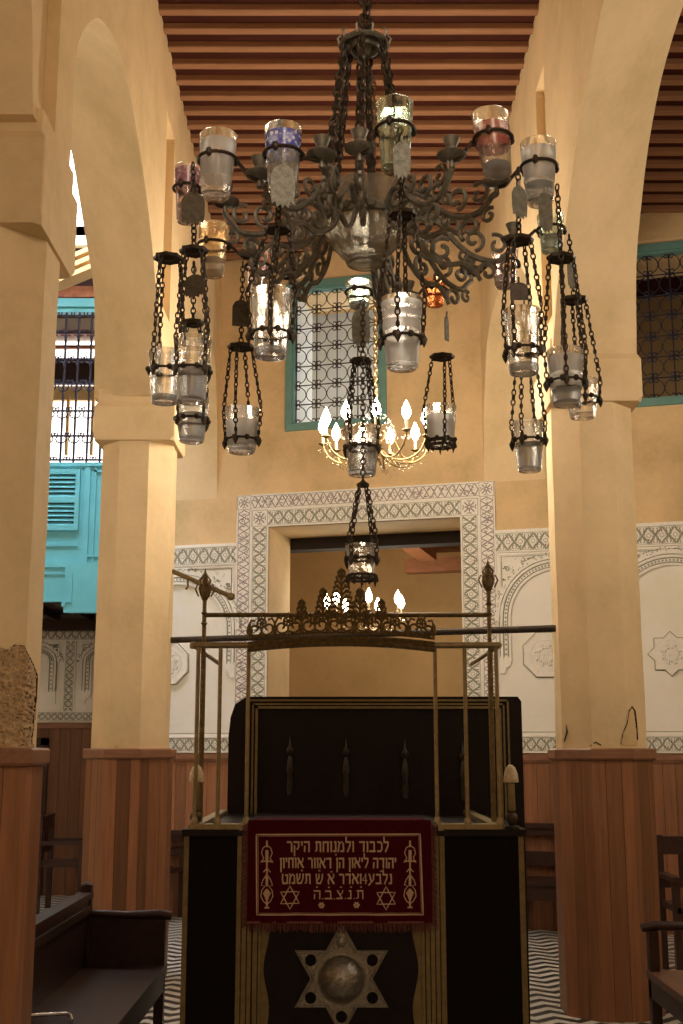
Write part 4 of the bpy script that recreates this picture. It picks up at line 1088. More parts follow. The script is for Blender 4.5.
# ============================================================ LIT CHANDELIERS
def lit_chandelier(c, R, n, ph, label, zoff, top, grp=None, s=1.0, bs=1.0):
    root = thing('chandelier', c, label, 'chandelier', grp)
    m = MB()
    m.lathe([(0,-.12*s),(.014*s,-.11*s),(.03*s,-.09*s),(.012*s,-.07*s),(.05*s,-.04*s),(.055*s,-.02*s),(.02*s,0),(.014*s,.05*s),(.03*s,.08*s),(.012*s,.11*s),(.012*s,.22*s),(.03*s,.24*s),(.01*s,.27*s),(0,.28*s)], c, 20)
    m.build('stem', 'gilt', root)
    m = MB(); chain(m, c+Vector((0,0,.28*s)), (c.x, c.y, top), .05, .005); m.build('chain', 'gilt', root)
    m = MB()
    for k in range(12):
        for j in range(5):
            f = (j+.5)/5; a = k*PI/6; p = c+Vector(((.055+.10*math.sin(f*PI/2))*s*math.cos(a), (.055+.10*math.sin(f*PI/2))*s*math.sin(a), (.24-.20*f)*s)); m.lathe([(0,-.009*s),(.007*s,0),(0,.009*s)], p, 6)
    m.build('bead_strings', 'crystal', root)
    for k in range(n):
        a = ph + 2*PI*k/n; e = Vector((math.cos(a), math.sin(a), 0))
        def q(r, z): return c + e*r*R + Vector((0, 0, z*s))
        m = MB(); L = smoothline([Vector(p) for p in ((.10,-.03),(.30,-.10),(.62,-.12),(.88,-.07),(1.0,0.02))], 18)
        m.tube([q(p.x, p.y) for p in L], .0065*s, 6); L2 = smoothline([Vector(p) for p in ((.12,.04),(.25,.09),(.38,.02),(.50,-.08),(.62,-.12))], 14); m.tube([q(p.x, p.y) for p in L2], .005*s, 5)
        m.lathe([(0,0),(.02*s,.012*s),(.034*s,.02*s),(.03*s,.024*s),(.01*s,.02*s)], q(1.0, .01), 14)
        A = m.build('arm', 'gilt', root)
        m = MB(); m.lathe([(.010*s,0),(.010*s,.075*s),(0,.078*s)], q(1.0, .03), 10); m.build('candle_sleeve', 'candlewhite', A)
        m = MB(); b = bs*s; m.lathe([(0,0),(.010*b,.006*b),(.019*b,.026*b),(.016*b,.045*b),(.006*b,.068*b),(0,.080*b)], q(1.0, .105), 12); m.build('bulb', 'bulb', A)
        m = MB()
        for j in range(9):
            p = L[2+int(j*1.8)]; ln = .018+.012*(j % 2)
            m.lathe([(0,-.010*s),(.0075*s,0),(0,.010*s)], q(p.x, p.y-ln), 6)
            m.tube([q(p.x, p.y), q(p.x, p.y-ln)], .001, 4)
        for t in range(6):
            g = t*PI/3; p = q(1.0, -.015)+Vector((.03*s*math.cos(g), .03*s*math.sin(g), 0)); m.lathe([(0,-.016*s),(.007*s,-.004*s),(0,.010*s)], p, 6)
        m.build('crystal_drops', 'crystal', A)
    return root
c1 = P(376, 446, 8.3)
lit_chandelier(c1, .385, 11, .12, 'gilt chandelier with lit candle bulbs and glass beads hanging in the nave', 0, Hc+.05, bs=1.75)
tt = 1.45; ct = W(UZ(365, 617, tt)[0], UZ(365, 617, tt)[1], tt)
lit_chandelier(ct, .42, 7, .3, 'second lit bead chandelier seen through the rear opening', 0, 4.3, s=1.0, bs=2.0)

# ============================================================ READING PLATFORM
YB = 5.6
B = lambda px, py, Y=YB: P(px, py, Y)
xl, xr = B(184.5, 900).x, B(525, 930).x; ztop = 1.2
zt = B(300, 829).z
root = thing('reading_platform', ((xl+xr)/2, 6.3, 0), 'dark wooden reading platform with old gold mouldings, closed front and high back board', 'platform')
YK = 6.95
m = MB()
m.box((xl, YB, .0), (xr, YK-.04, zt-.03)); m.build('body', 'ebony2', root, 0)
m = MB()   # corner and panel mouldings
def strip(m, x0, x1, z0, z1, Y=YB, d=.02): m.box((x0, Y-d, z0), (x1, Y, z1))
for (a, b) in ((183, 188), (519.5, 525)): strip(m, B(a, 900).x, B(b, 900).x, 0, zt-.03, d=.012)
for (a, b) in ((237, 241.5), (242.5, 247), (248, 252), (253.5, 258), (259, 262)): strip(m, B(a, 900).x, B(b, 900).x, 0, zt-.03, d=.022)
for (a, b) in ((421, 424), (425, 429), (430, 434), (435, 439), (440, 445)): strip(m, B(a, 900).x, B(b, 900).x, 0, zt-.03, d=.022)
strip(m, B(262, 900).x, B(421, 900).x, 0, zt-.03, d=.010)
m.build('gold_moulding', 'brasstrim', root, 0)
# wavy edged black centre panel
def wav(s, y): return s*(1.5*math.sin((y-925)/11.0) + (2.5 if y < 936 else 0)*0)
pl = [(269+wav(1, y), y) for y in range(928, 1200, 4)]; pr_ = [(414-wav(1, y), y) for y in range(928, 1200, 4)]
poly = [(B(x, y).x, max(B(x, y).z, .02)) for x, y in pl] + [(B(x, y).x, max(B(x, y).z, .02)) for x, y in pr_[::-1]]
poly = [(B(267+ (3*math.sin(i*.55)), 950).x, zz) for i, zz in enumerate([.86-.03*k for k in range(28)])]
poly = poly + [(B(415-(3*math.sin(i*.55)), 950).x, zz) for i, zz in enumerate([.86-.03*k for k in range(28)])][::-1]
m = MB(); m.prism(poly, .006, lambda a, b, d: Vector((a, YB-.010-d, b))); m.build('centre_panel', 'ebony', root, 0)
# ledge on top
m = MB()
m.box((xl-.015, YB-.03, zt-.03), (B(240, 830).x, YK-.05, zt)); m.box((B(443, 830).x, YB-.03, zt-.03), (xr+.015, YK-.05, zt)); m.box((B(240, 830).x, YB-.015, zt-.03), (B(443, 830).x, YK-.05, zt+.01))
m.build('ledge', 'ebony', root, 0)
m = MB()
for (a, b) in ((190, 248), (438, 502)):
    m.box((B(a, 830).x, YB-.02, zt), (B(b, 830).x, YB+.05, zt+.022)); m.box((B(a, 830).x, YB-.026, zt-.006), (B(b, 830).x, YB-.02, zt+.012))
m.box((B(190, 830).x, YB+.05, zt), (B(190, 830).x+.05, YK-.06, zt+.022)); m.box((B(502, 830).x-.05, YB+.05, zt), (B(502, 830).x, YK-.06, zt+.022))
m.f, m.mi, m.tone, keep = m.f, m.mi, m.tone, m
for s_ in (0, 1):
    k = MB(); nb = len(m.f)//6
    for i in ((0, 1, 4) if s_ == 0 else (2, 3, 5)): k.add(m.v[i*8:i*8+8], [[q-i*8 for q in f] for f in m.f[i*6:i*6+6]])
    k.build('rail_base', 'brass', root, 0)
# high back board
bu0, bu1 = B(247, 760, YK).x, B(510, 760, YK).x; zt2_ = B(380, 698, YK).z
m = MB()
e0, e1 = B(228, 760, YK).x, B(523, 760, YK).x
pr = [(e0, 0), (e1, 0), (e1, zt2_-.02), (e1-.02, zt2_+.008), (e0+.10, zt2_+.008), (e0+.035, zt2_-.035), (e0+.01, zt2_-.11), (e0, zt2_-.22)]
m.prism(pr, .10, lambda a, b, d: Vector((a, YK+d, b))); m.build('back_board', 'ebony', root, 0)
m = MB()
for i, (o, w) in enumerate(((0, .011), (.026, .010), (.046, .014))):
    a, b, z = bu0+o, bu1-o, zt2_-.008-o*.85; Yf = YK-.012-.006*i
    for q in ((a, .9, a+w, z), (b-w, .9, b, z), (a, z-w, b, z)): m.box((q[0], Yf, q[1]), (q[2], YK, q[3]))
for o in (.068, .088):
    b = bu1-o; m.box((b-.010, YK-.012, .9), (b, YK, zt2_-.05)); 
m.build('gold_moulding', 'brasstrim', root, 0)
for px in (290, 346, 405, 463):
    y = 752 + (px-290)*.03; c = B(px, y, YK-.05); m = MB()
    m.lathe([(0,-.24),(.012,-.235),(.018,-.20),(.014,-.12),(.022,-.10),(.013,-.04),(.008,-.02),(.022,0),(.022,.015),(.008,.03),(.005,.06),(0,.095)], c, 12)
    m.tube([c+Vector((0,0,-.01)), c+Vector((0,.045,-.01))], .006, 6); m.build('wall_finial', 'iron', root)
# brass rails
def pole(name, px, Y, z0, z1, r=.0095, mat='brass', par=None):
    x = B(px, 735, Y).x; m = MB(); m.tube([(x, Y, z0), (x, Y, z1)], r, 10); m.lathe([(r*1.9, 0), (r*1.9, .012), (r*1.2, .03)], (x, Y, z0), 12)
    return m.build(name, mat, root)
zr = B(220, 645).z; YN = YB+.015
for px, Y in ((196.5, YN), (219, YN), (247.5, YN), (436, YN), (466, YN), (498, YN)): pole('baluster', px, Y, zt+.02, zr)
YF = 5.78; xa, xb = B(202.5, 700, YF).x, B(491, 700, YF).x
def P2(px, py, Y): return P(px, py, Y)
for px, x, yt in ((202.5, xa, 572), (491, xb, 563)):
    m = MB(); ztp = P(px, yt, YF).z; x = P(px, 700, YF).x
    m.tube([(x, YF, zt+.02), (x, YF, zr-.02)], .013, 10); m.tube([(x, YF, zr-.02), (x, YF, ztp-.13)], .010, 10)
    for dz in (-.13, -.20, -.25): m.lathe([(.010,-.008),(.017,0),(.010,.008)], (x, YF, ztp+dz), 12)
    m.lathe([(.010,-.14),(.016,-.125),(.022,-.10),(.020,-.075),(.016,-.045),(.010,-.03),(.014,-.02),(.006,-.005),(0,.02)], (x, YF, ztp), 12, scal=lambda a, i: .16*math.cos(6*a))
    for t in range(6):
        a = t*PI/3; m.tube([(x+.03*math.cos(a), YF+.03*math.sin(a), ztp-.12), (x+.046*math.cos(a), YF+.046*math.sin(a), ztp-.085), (x+.036*math.cos(a), YF+.036*math.sin(a), ztp-.06), (x+.022*math.cos(a), YF+.022*math.sin(a), ztp-.07)], .0045, 5)
        m.tube([(x+.02*math.cos(a+.5), YF+.02*math.sin(a+.5), ztp-.07), (x+.030*math.cos(a+.5), YF+.030*math.sin(a+.5), ztp-.04), (x+.012*math.cos(a+.5), YF+.012*math.sin(a+.5), ztp-.02)], .004, 5)
    m.build('finial_post', 'bronze', root)
m = MB(); za = P(346, 615, YF).z; m.tube([(xa, YF, za), (xb, YF, za)], .011, 8); m.build('upper_rail', 'bronze', root)
m = MB()
for a, b in ((193, 250), (433, 500)):
    m.tube([(B(a, 643).x, YN, zr), (B(b, 643).x, YN, zr)], .015, 10)
m.lathe([(0,-.018),(.016,-.014),(.018,0),(.016,.014),(0,.018)], (B(193, 643).x, YN, zr), 10)
m.tube([(B(193, 643).x, YN, zr), (B(193, 643).x, YK-.1, zr)], .012, 8); m.tube([(B(500, 643).x, YN, zr), (B(500, 643).x, YK-.1, zr)], .012, 8)
m.build('hand_rail', 'brass', root)
# pierced crest
m = MB(); c0, c1_ = B(248, 640).x, B(435, 640).x; xm = (c0+c1_)/2; hwid = (c1_-c0)/2
def CR(x, z, d=0.0):   # x in -1..1 across, z metres above the rail, slightly bowed
    return Vector((xm + x*hwid, YN-.01+d, zr - .022 + .028*(1-x*x) + z))
def crl(pts, r=.0045, d=0): m.tube([CR(a, b, d) for a, b in pts], [q*1.35 for q in r] if isinstance(r, list) else r*1.35, 6)
for z, r in ((0, .010), (.016, .006), (.030, .006), (.052, .005)): crl([(-1+i/15, z) for i in range(31)], r)
for i in range(60):
    x = -1+i/30+.016; crl([(x, .018), (x+.012, .03), (x+.024, .018)], .0035)
nM = 7
for k in range(nM):
    cx = -1+(2*k+1)/nM; u = 1/hwid
    for s in (-1, 1):
        crl([(cx+s*p[0]*u, p[1]) for p in spiral((.030, .090), .034, .006, -2.6, 4.4, 24)], .0042)
        crl([(cx+s*p[0]*u, p[1]) for p in ((.052, .055), (.066, .08), (.062, .11), (.048, .135), (.03, .128))], .0042)
    crl([(cx+p[0]*u, p[1]) for p in arcpts((0, .115), .021, 0, 2*PI, 14)], .0045)
    for t in range(6):
        g = t*PI/3; crl([(cx, .115), (cx+.019*math.cos(g)*u, .115+.019*math.sin(g))], .0035)
    for t in (-1, 0, 1): crl([(cx+t*.012*u, .135), (cx+t*.022*u, .158-.008*abs(t))], [.0045, .0015])
    crl([(cx, .055), (cx, .096)], .0045)
for k in range(nM+1):
    cx = -1+2*k/nM; cx = max(-.985, min(.985, cx)); u = 1/hwid
    crl([(cx, .05), (cx, .12)], .005); crl([(cx+p[0]*u, p[1]) for p in arcpts((0, .085), .012, 0, 2*PI, 10)], .004)
def bush(cx, hgt, w):
    u = 1/hwid; n = int(hgt/.022); crl([(cx, .10), (cx, .10+hgt)], .005)
    for i in range(n):
        z = .10+hgt*(i+.3)/n; ww = w*(1-i/n)**.8+.006
        for s in (-1, 1):
            crl([(cx+s*p[0]*u, p[1]) for p in ((0, z), (ww*.5, z+.018), (ww, z+.012), (ww*.9, z-.006), (ww*.6, z-.002))], .0045)
            m.lathe([(0,-.008),(.007,0),(0,.010)], CR(cx+s*ww*u, z+.014), 6)
            m.lathe([(0,-.007),(.008,0),(0,.010)], CR(cx+s*ww*.5*u, z+.022), 6)
    m.lathe([(0,-.01),(.009,0),(.004,.012),(0,.022)], CR(cx, .10+hgt), 8)
bush(0, .24, .062); bush(-.43, .10, .024); bush(.43, .10, .024); bush(-.20, .15, .035); bush(.20, .15, .035)
m.build('pierced_crest', 'bronze', root)

# star plate
sc_ = B(341.5, 979, YB-.03); R = (B(388, 979).x-B(295, 979).x)/2/math.cos(PI/6)
m = MB()
def SP(a, b, d=0): return Vector((sc_.x+a, YB-.018-d, sc_.z+b))
pts = []
for k in range(12):
    g = PI/2+k*PI/6; r = R if k % 2 == 0 else R/math.sqrt(3); pts.append((r*math.cos(g), r*math.sin(g)))
m.prism(pts, .012, lambda a, b, d: SP(a, b, d))
for kk in (.965, .90): m.tube([SP(a*kk, b*kk, .014) for a, b in pts], .0035, 6, closed=True)
m.tube([SP(R*.43*math.cos(g), R*.43*math.sin(g), .014) for g in [2*PI*i/30 for i in range(30)]], .0055, 6, closed=True)
for k in range(12):
    g = PI/2+k*PI/6+.26
    for j in (-1, 1):
        m.tube([SP(a, b, .013) for a, b in spiral((R*.56*math.cos(g+j*.12), R*.56*math.sin(g+j*.12)), .004, .016, g, g+j*6, 12)], .0025, 5)
root2 = thing('star_plate', (sc_.x, YB-.03, sc_.z-R), 'embossed silver six pointed star plate with a ribbed dome, below the red cloth', 'star')
m.build('star', 'silver', root2, 0)
m = MB()
m.lathe([(R*.40, 0), (R*.395, .02), (R*.34, .05), (R*.24, .075), (R*.12, .088), (0, .092)], (0, 0, 0), 48, fn=lambda p: SP(p.x, p.y, .012+p.z), scal=lambda a, i: -.05*abs(math.sin(8*a)) if 0 < i < 5 else 0)
m.lathe([(R*.09, 0), (R*.07, .012), (0, .016)], (0, 0, 0), 16, fn=lambda p: SP(p.x, p.y, .098+p.z))
m.build('dome', 'silver', root2, 50)
m = MB()
for k in range(1, 6):
    g = PI/2+k*PI/3; m.lathe([(R*.105, 0), (R*.105, .002), (0, .002)], (0, 0, 0), 20, fn=lambda p, g=g: SP(p.x+R*.66*math.cos(g), p.y+R*.66*math.sin(g), .012+p.z))
m.build('dark_roundel', 'ebony2', root2)
m = MB(); m.lathe([(R*.10, 0), (R*.095, .012), (R*.05, .022), (0, .024)], (0, 0, 0), 20, fn=lambda p: SP(p.x, p.y+R*.66, .012+p.z)); m.build('small_boss', 'silver', root2)

# cloth
YC = YB-.045
Cc = lambda px, py: P(px, py, YC)
a0, a1 = Cc(247.5, 870).x, Cc(431.5, 870).x; z1_, z0_ = Cc(340, 820).z, Cc(340, 923).z
def wave(x, z): return .006*math.sin(x*26)*min(1, (z1_-z)/.2) + .003*math.sin(x*61+z*9)*(z1_-z)/.4
root3 = thing('embroidered_cloth', ((a0+a1)/2, YC, z0_), 'burgundy velvet cloth with gold Hebrew embroidery hung over the platform front', 'cloth')
m = MB(); nx, nz = 60, 26; vs = []
for j in range(nz+1):
    z = z1_+(z0_-z1_)*j/nz
    for i in range(nx+1):
        x = a0+(a1-a0)*i/nx; vs.append((x, YC-.004+wave(x, z), z))
k0 = len(vs); vs2 = [(x, y+.006, z) for x, y, z in vs]
fs = [(j*(nx+1)+i, j*(nx+1)+i+1, (j+1)*(nx+1)+i+1, (j+1)*(nx+1)+i) for j in range(nz) for i in range(nx)]
m.add(vs+vs2, fs+[tuple(k0+q for q in f)[::-1] for f in fs])
for rows in ([(i, 0) for i in range(nx)], ): 
    for i, _ in rows: m.f += [[i, k0+i, k0+i+1, i+1], [nz*(nx+1)+i, nz*(nx+1)+i+1, k0+nz*(nx+1)+i+1, k0+nz*(nx+1)+i]]; m.mi += [0, 0]; m.tone += [1, 1]
# part going back over the ledge
m.box((a0+.02, YC, z1_-.012), (a1-.02, YB+.25, z1_-.004))
m.build('velvet', 'velvet', root3, 60)
m = MB()
for k in range(130):
    x = a0+(a1-a0)*(k+.5)/130; dz = random.uniform(.030, .042); yv = YC-.002+wave(x, z0_)
    m.tube([(x, yv, z0_+.006), (x+random.uniform(-.004, .004), yv-.002, z0_-dz)], .0022, 4)
for s, x0 in ((-1, a0), (1, a1)):
    for k in range(70):
        z = z0_-.01+(z1_-z0_)*(k+.5)/70
        m.tube([(x0, YC+wave(x0, z), z), (x0+s*random.uniform(.02, .028), YC, z-random.uniform(.012, .022))], .0022, 4)
m.box((a0-.003, YC-.007, z0_-.002), (a1+.003, YC+.003, z0_+.008))
m.build('fringe', 'fringe', root3)
m = MB()
def EC(px, py, d=0.0):
    p = Cc(px, py); p.y = YC-.0065+wave(p.x, p.z)-d; return p
def eline(pts, r=.6, closed=False):
    k = YC/FPX; 
    fn = lambda a, b, d: EC(a, b, -d)
    m.ribbon(pts, r, fn, .0015, 0, closed)
def dense(pts, closed=False):
    out = []; q = pts+[pts[0]] if closed else pts
    for i in range(len(q)-1):
        n = max(1, int(math.hypot(q[i+1][0]-q[i][0], q[i+1][1]-q[i][1])/4))
        for j in range(n): out.append((q[i][0]+(q[i+1][0]-q[i][0])*j/n, q[i][1]+(q[i+1][1]-q[i][1])*j/n))
    if not closed: out.append(q[-1])
    return out
eline(dense([(256.5,834.5),(420,834),(423,914.5),(257,914.5)], True), 1.4, True)
eline(dense([(258.2,836),(418.6,835.6),(421.4,912.9),(258.6,912.9)], True), .35, True)
for (sx, sy) in ((290, 897.5), (386, 898)):
    for f in (1, -1):
        eline(dense([(sx+10.6*math.sin(t*2*PI/3), sy-f*11.6*math.cos(t*2*PI/3)) for t in range(3)], True), 1.1, True)
for fx in (321.5, 356.5):
    for t in range(6): eline([(fx+.6*math.cos(t*PI/3), 905+.6*math.sin(t*PI/3)), (fx+3.2*math.cos(t*PI/3), 905+3.2*math.sin(t*PI/3))], 1.9)
for ox, s in ((267, 1), (410, -1)):
    for dx in (-1, 1):
        eline([(ox, 845), (ox+dx*4, 848), (ox+dx*5.4, 853), (ox+dx*3.2, 858), (ox+dx*6, 862.5), (ox+dx*2, 861)], 1.0)
        eline([(ox, 868), (ox+dx*3.6, 872), (ox+dx*1.5, 870)], 1.0)
        eline([(ox, 874), (ox+dx*4, 880), (ox+dx*5.6, 885), (ox+dx*2, 886), (ox+dx*5.2, 890), (ox+dx*6, 896), (ox+dx*3.5, 901), (ox, 904)], 1.0)
        eline([(ox, 889), (ox+dx*3.2, 893), (ox, 899)], 1.6)
    for a in [(840.5, 847, 1.8), (850, 862, 3.0), (862, 874, 1.6), (876, 886, 2.6), (890, 899, 3.6), (899, 908, 1.8)]:
        eline([(ox, a[0]), (ox, a[1])], a[2])
    eline([(ox-6, 861), (ox+6, 861)], 1.2); eline([(ox-2.5, 907.5), (ox+2.5, 907.5)], 1.5)
LET = {'א': (.82, [([(.05,1),(.82,.02)],.19),([(.74,1),(.77,.75),(.56,.5)],.13),([(.26,.66),(.07,.36),(.12,0)],.13)]),
 'ב': (.76, [([(.04,.91),(.6,.91)],.18),([(.58,.96),(.6,.1)],.14),([(0,.09),(.76,.09)],.18)]),
 'ד': (.72, [([(0,.91),(.72,.91)],.18),([(.58,.96),(.58,0)],.15)]),
 'ה': (.72, [([(0,.91),(.68,.91)],.18),([(.64,.98),(.64,0)],.15),([(.12,.58),(.09,0)],.14)]),
 'ו': (.24, [([(0,.91),(.22,.91)],.18),([(.17,.98),(.17,0)],.14)]),
 'ח': (.74, [([(0,.91),(.74,.91)],.18),([(.65,.98),(.65,0)],.15),([(.10,.9),(.10,0)],.14)]),
 'ט': (.78, [([(.12,1),(.07,.55),(.14,.09)],.14),([(.1,.09),(.68,.09)],.18),([(.68,.05),(.72,.86)],.14),([(.76,.90),(.42,.84)],.15)]),
 'י': (.22, [([(0,.91),(.2,.91)],.18),([(.16,.98),(.13,.58)],.14)]),
 'כ': (.68, [([(.04,.91),(.48,.91)],.18),([(.46,.93),(.62,.74),(.62,.26),(.46,.07)],.14),([(.04,.09),(.5,.09)],.18)]),
 'ל': (.62, [([(.05,1.4),(.07,.9)],.14),([(0,.91),(.6,.91)],.18),([(.56,.95),(.54,.6),(.22,0)],.14)]),
 'מ': (.80, [([(.02,1),(.2,.78)],.14),([(.16,.76),(.04,0)],.14),([(.18,.74),(.46,.94),(.66,.8),(.70,.05)],.14),([(.32,.09),(.74,.09)],.18)]),
 'נ': (.44, [([(.12,.91),(.36,.91)],.18),([(.32,.97),(.34,.05)],.14),([(0,.09),(.4,.09)],.18)]),
 'ן': (.24, [([(0,.91),(.22,.91)],.18),([(.17,.98),(.15,-.38)],.14)]),
 'ע': (.76, [([(.04,1),(.16,.8),(.34,.26)],.15),([(.66,1),(.62,.45),(.0,-.12)],.14)]),
 'צ': (.70, [([(.08,1),(.52,.18)],.16),([(.62,1),(.6,.72),(.38,.52)],.13),([(0,.09),(.64,.09)],.18)]),
 'ק': (.74, [([(0,.91),(.70,.91)],.18),([(.66,.95),(.62,.45),(.42,.22)],.14),([(.12,.62),(.12,-.38)],.14)]),
 'ר': (.66, [([(0,.91),(.52,.91)],.18),([(.46,.93),(.58,.78),(.58,0)],.15)]),
 'ש': (.90, [([(.06,1),(.14,.06)],.14),([(.45,1),(.4,.56),(.16,.34)],.13),([(.86,1),(.82,.5),(.58,.06)],.14),([(.12,.09),(.64,.09)],.18)]),
 'ת': (.80, [([(.06,.91),(.7,.91)],.18),([(.66,.96),(.69,0)],.15),([(.22,.9),(.22,.14),(.02,.08)],.14)]),
 '.': (.12, [([(.0,.06),(.12,.06)],.13)]), '1': (.26, [([(0,.82),(.16,1),(.16,0)],.14)]), '4': (.60, [([(.38,0),(.38,1),(0,.34),(.6,.34)],.13)]), ' ': (.34, [])}
def etext(s, x0, x1, y0, y1, marks=()):
    gap = .15; tot = sum(LET[c][0]+gap for c in s)-gap; k = (x1-x0)/tot; h = y1-y0; X = x1
    for c in s:
        w, st = LET[c]; X -= w*k
        for pts, wd in st:
            eline([(X+a*k, y1-b*h) for a, b in dense2(pts)], wd*h*.95)
        X -= gap*k
    for x, y in marks: eline([(x-.9, y), (x+.9, y)], 1.3)
def dense2(pts):
    return pts
etext('לכבוד ולמנוחת היקר', 287, 388.5, 841, 852)
etext('יהודה ליאון הן דאוור אוחיון', 280, 396, 857.5, 868, ((336, 854.5),))
etext('נלבע41אדר א ש תשמט', 282, 392, 873.5, 884, ((381, 871), (331.5, 871.5), (319.5, 870.5), (302, 870.5)))
etext('ת.נ.צ.ב.ה', 313.5, 364, 890, 899, ((317, 887), (329, 887), (341, 887), (351, 887), (361, 887)))
m.build('gold_embroidery', 'goldthread', root3, 0)

# corner lamps on the platform
for px, y1, lab in ((196, 826, 'small candle lamp with cream bell cap behind the left rail posts of the platform'), (511.5, 828, 'small candle lamp with cream bell cap on the right corner of the platform')):
    Y = YB+.10 if px < 300 else YB+.03
    b = Vector((B(px, 800, Y).x, Y, zt)); k = thing('candle_lamp', b, lab, 'lamp', 'small candle lamps on the platform corners')
    m = MB(); m.lathe([(0,0),(.034,.002),(.034,.010),(.014,.016),(.020,.026),(.028,.044),(.024,.062),(.012,.072),(.012,.08),(0,.08)], b, 18); m.build('base', 'iron', k)
    m = MB(); m.lathe([(.016,.08),(.018,.085),(.016,.20),(0,.20)], b, 16); m.build('candle_tube', 'brass', k)
    m = MB(); m.lathe([(.032,.205),(.034,.21),(.030,.245),(.020,.272),(.008,.283),(0,.285),(0,.275),(.017,.265),(.026,.24),(.030,.21)], b, 24, scal=lambda a, i: .03*math.cos(12*a)); m.build('shade', 'shade', k)

# ============================================================ SEATING
def bench(x_back, x_front, y_far, y_near, label, seatm, sgn, zs=.43, zb=.80, za=.68, near=True):
    """long bench running along Y; back at x_back"""
    root = thing('bench', ((x_back+x_front)/2, (y_far+y_near)/2, 0), label, 'bench')
    s = 1 if x_front > x_back else -1
    m = MB(); m.box((x_back, y_near, zs-.035), (x_front, y_far, zs)); m.build('seat', seatm, root, 0)
    m = MB(); m.box((x_front-s*.03, y_near, zs-.13), (x_front-s*.01, y_far, zs-.035)); m.build('apron', 'benchwood', root, 0)
    m = MB(); m.box((x_back-s*.0, y_near, zs), (x_back+s*.025, y_far-.03, zb-.10)); m.build('back_panel', 'benchwood', root, 0)
    m = MB(); m.box((x_back-s*.02, y_near, zb-.11), (x_back+s*.04, y_far-.02, zb-.07)); m.box((x_back-s*.01, y_near, zb-.07), (x_back+s*.03, y_far-.02, zb-.03)); m.box((x_back-s*.03, y_near, zb-.03), (x_back+s*.045, y_far-.01, zb)); m.build('top_rail', 'benchwood', root, 0)
    for yy in (y_far-.05, y_near):
        m = MB(); m.box((x_back-s*.02, yy, 0), (x_back+s*.04, yy+.05, zb+.03)); m.lathe([(.03,0),(.032,.008),(.02,.02),(0,.026)], (x_back+s*.01, yy+.025, zb+.03), 10); m.build('back_leg', 'benchwood', root, 20)
        m = MB(); m.box((x_front-s*.06, yy, 0), (x_front-s*.01, yy+.05, za-.02 if (near or yy != y_near) else zs-.04)); m.build('front_leg', 'benchwood', root, 0)
        m = MB(); m.box((x_back+s*.03, yy+.012, za-.19), (x_front-s*.05, yy+.035, za-.02)); m.build('side_panel', 'benchwood', root, 0) if False else None
        if yy == y_near and not near: continue
        m = MB(); m.tube([(x_back+s*.02, yy+.025, za+.01), ((x_back+x_front)/2, yy+.025, za), (x_front-s*.04, yy+.025, za+.005), (x_front+s*.02, yy+.025, za-.005)], [.02, .022, .026, .022], 10)
        m.build('arm_rest', 'benchwood', root)
        m = MB(); m.box((x_back+s*.04, yy+.015, zs), (x_front-s*.06, yy+.035, za-.01)); m.build('end_panel', 'benchwood', root, 0)
    return root
bench(-1.38, -.93, 6.75, 5.2, 'dark wooden bench with panelled back at lower left, before the left pillar', 'benchwood', 1, near=False)
bx = P(646, 966, 6.5).x; 
rb = bench(bx+.52, bx, 6.5, 4.9, 'wooden bench with brown seat and arm rest cut by the right picture edge', 'seatwood', -1, .44, .95, .655)
for ch_ in list(rb.children):
    if ch_.name.startswith('end_panel'): bpy.data.objects.remove(ch_)
# steel bar lying on the left bench
m = MB(); z = .445
m.tube([P(28, 1013, 5.33), P(66, 1011, 5.4), P(70.5, 1013, 5.38), P(72, 1018, 5.33)], .0085, 8)
zz = min(v.z for v in m.v); m.v = [Vector((v.x, v.y, v.z-zz+.431)) for v in m.v]
tag(m.build('metal_handle', 'steel'), 'thin bright metal handle with a bent end resting on the dark bench seat', 'handle')
# pew along the rear wall, right and left of the platform
def pew(u0, u1, label, zb=.90):
    root = thing('pew', W((u0+u1)/2, 0, -.3), label, 'bench')
    bxw = lambda m, a, b: m.box(a, b, fn=lambda q: W(q.x, q.z, q.y))
    m = MB(); bxw(m, (u0, -.52, .42), (u1, -.10, .46)); m.build('seat', 'benchwood', root, 0)
    m = MB(); bxw(m, (u0, -.12, zb-.09), (u1, -.06, zb)); bxw(m, (u0, -.14, zb-.03), (u1, -.05, zb+.01)); m.build('top_rail', 'benchwood', root, 0)
    m = MB(); bxw(m, (u0, -.11, .55), (u1, -.07, .67)); m.build('mid_rail', 'benchwood', root, 0)
    m = MB(); bxw(m, (u0, -.50, .30), (u1, -.48, .42)); m.build('apron', 'benchwood', root, 0)
    for u in (u0, u1-.05):
        m = MB(); bxw(m, (u, -.12, 0), (u+.05, -.06, zb)); m.build('back_leg', 'benchwood', root, 0)
        m = MB(); bxw(m, (u, -.50, 0), (u+.05, -.45, .64)); m.build('front_leg', 'benchwood', root, 0)
        m = MB(); m.tube([W(u+.025, .655, -.08), W(u+.025, .66, -.5)], .022, 8); m.lathe([(0,-.03),(.025,-.02),(.033,0),(.025,.02),(0,.03)], W(u+.025, .66, -.52), 10); m.build('arm_rest', 'benchwood', root)
    return root
ur = UZ(527, 880)[0]
pew(ur-.05, ur+.55, 'dark slatted pew against the rear wall, glimpsed between platform and right pillar')
ul = UZ(186, 900)[0]
pew(ul-.45, ul+.02, 'dark pew against the rear wall, glimpsed between left pillar and platform', .78)
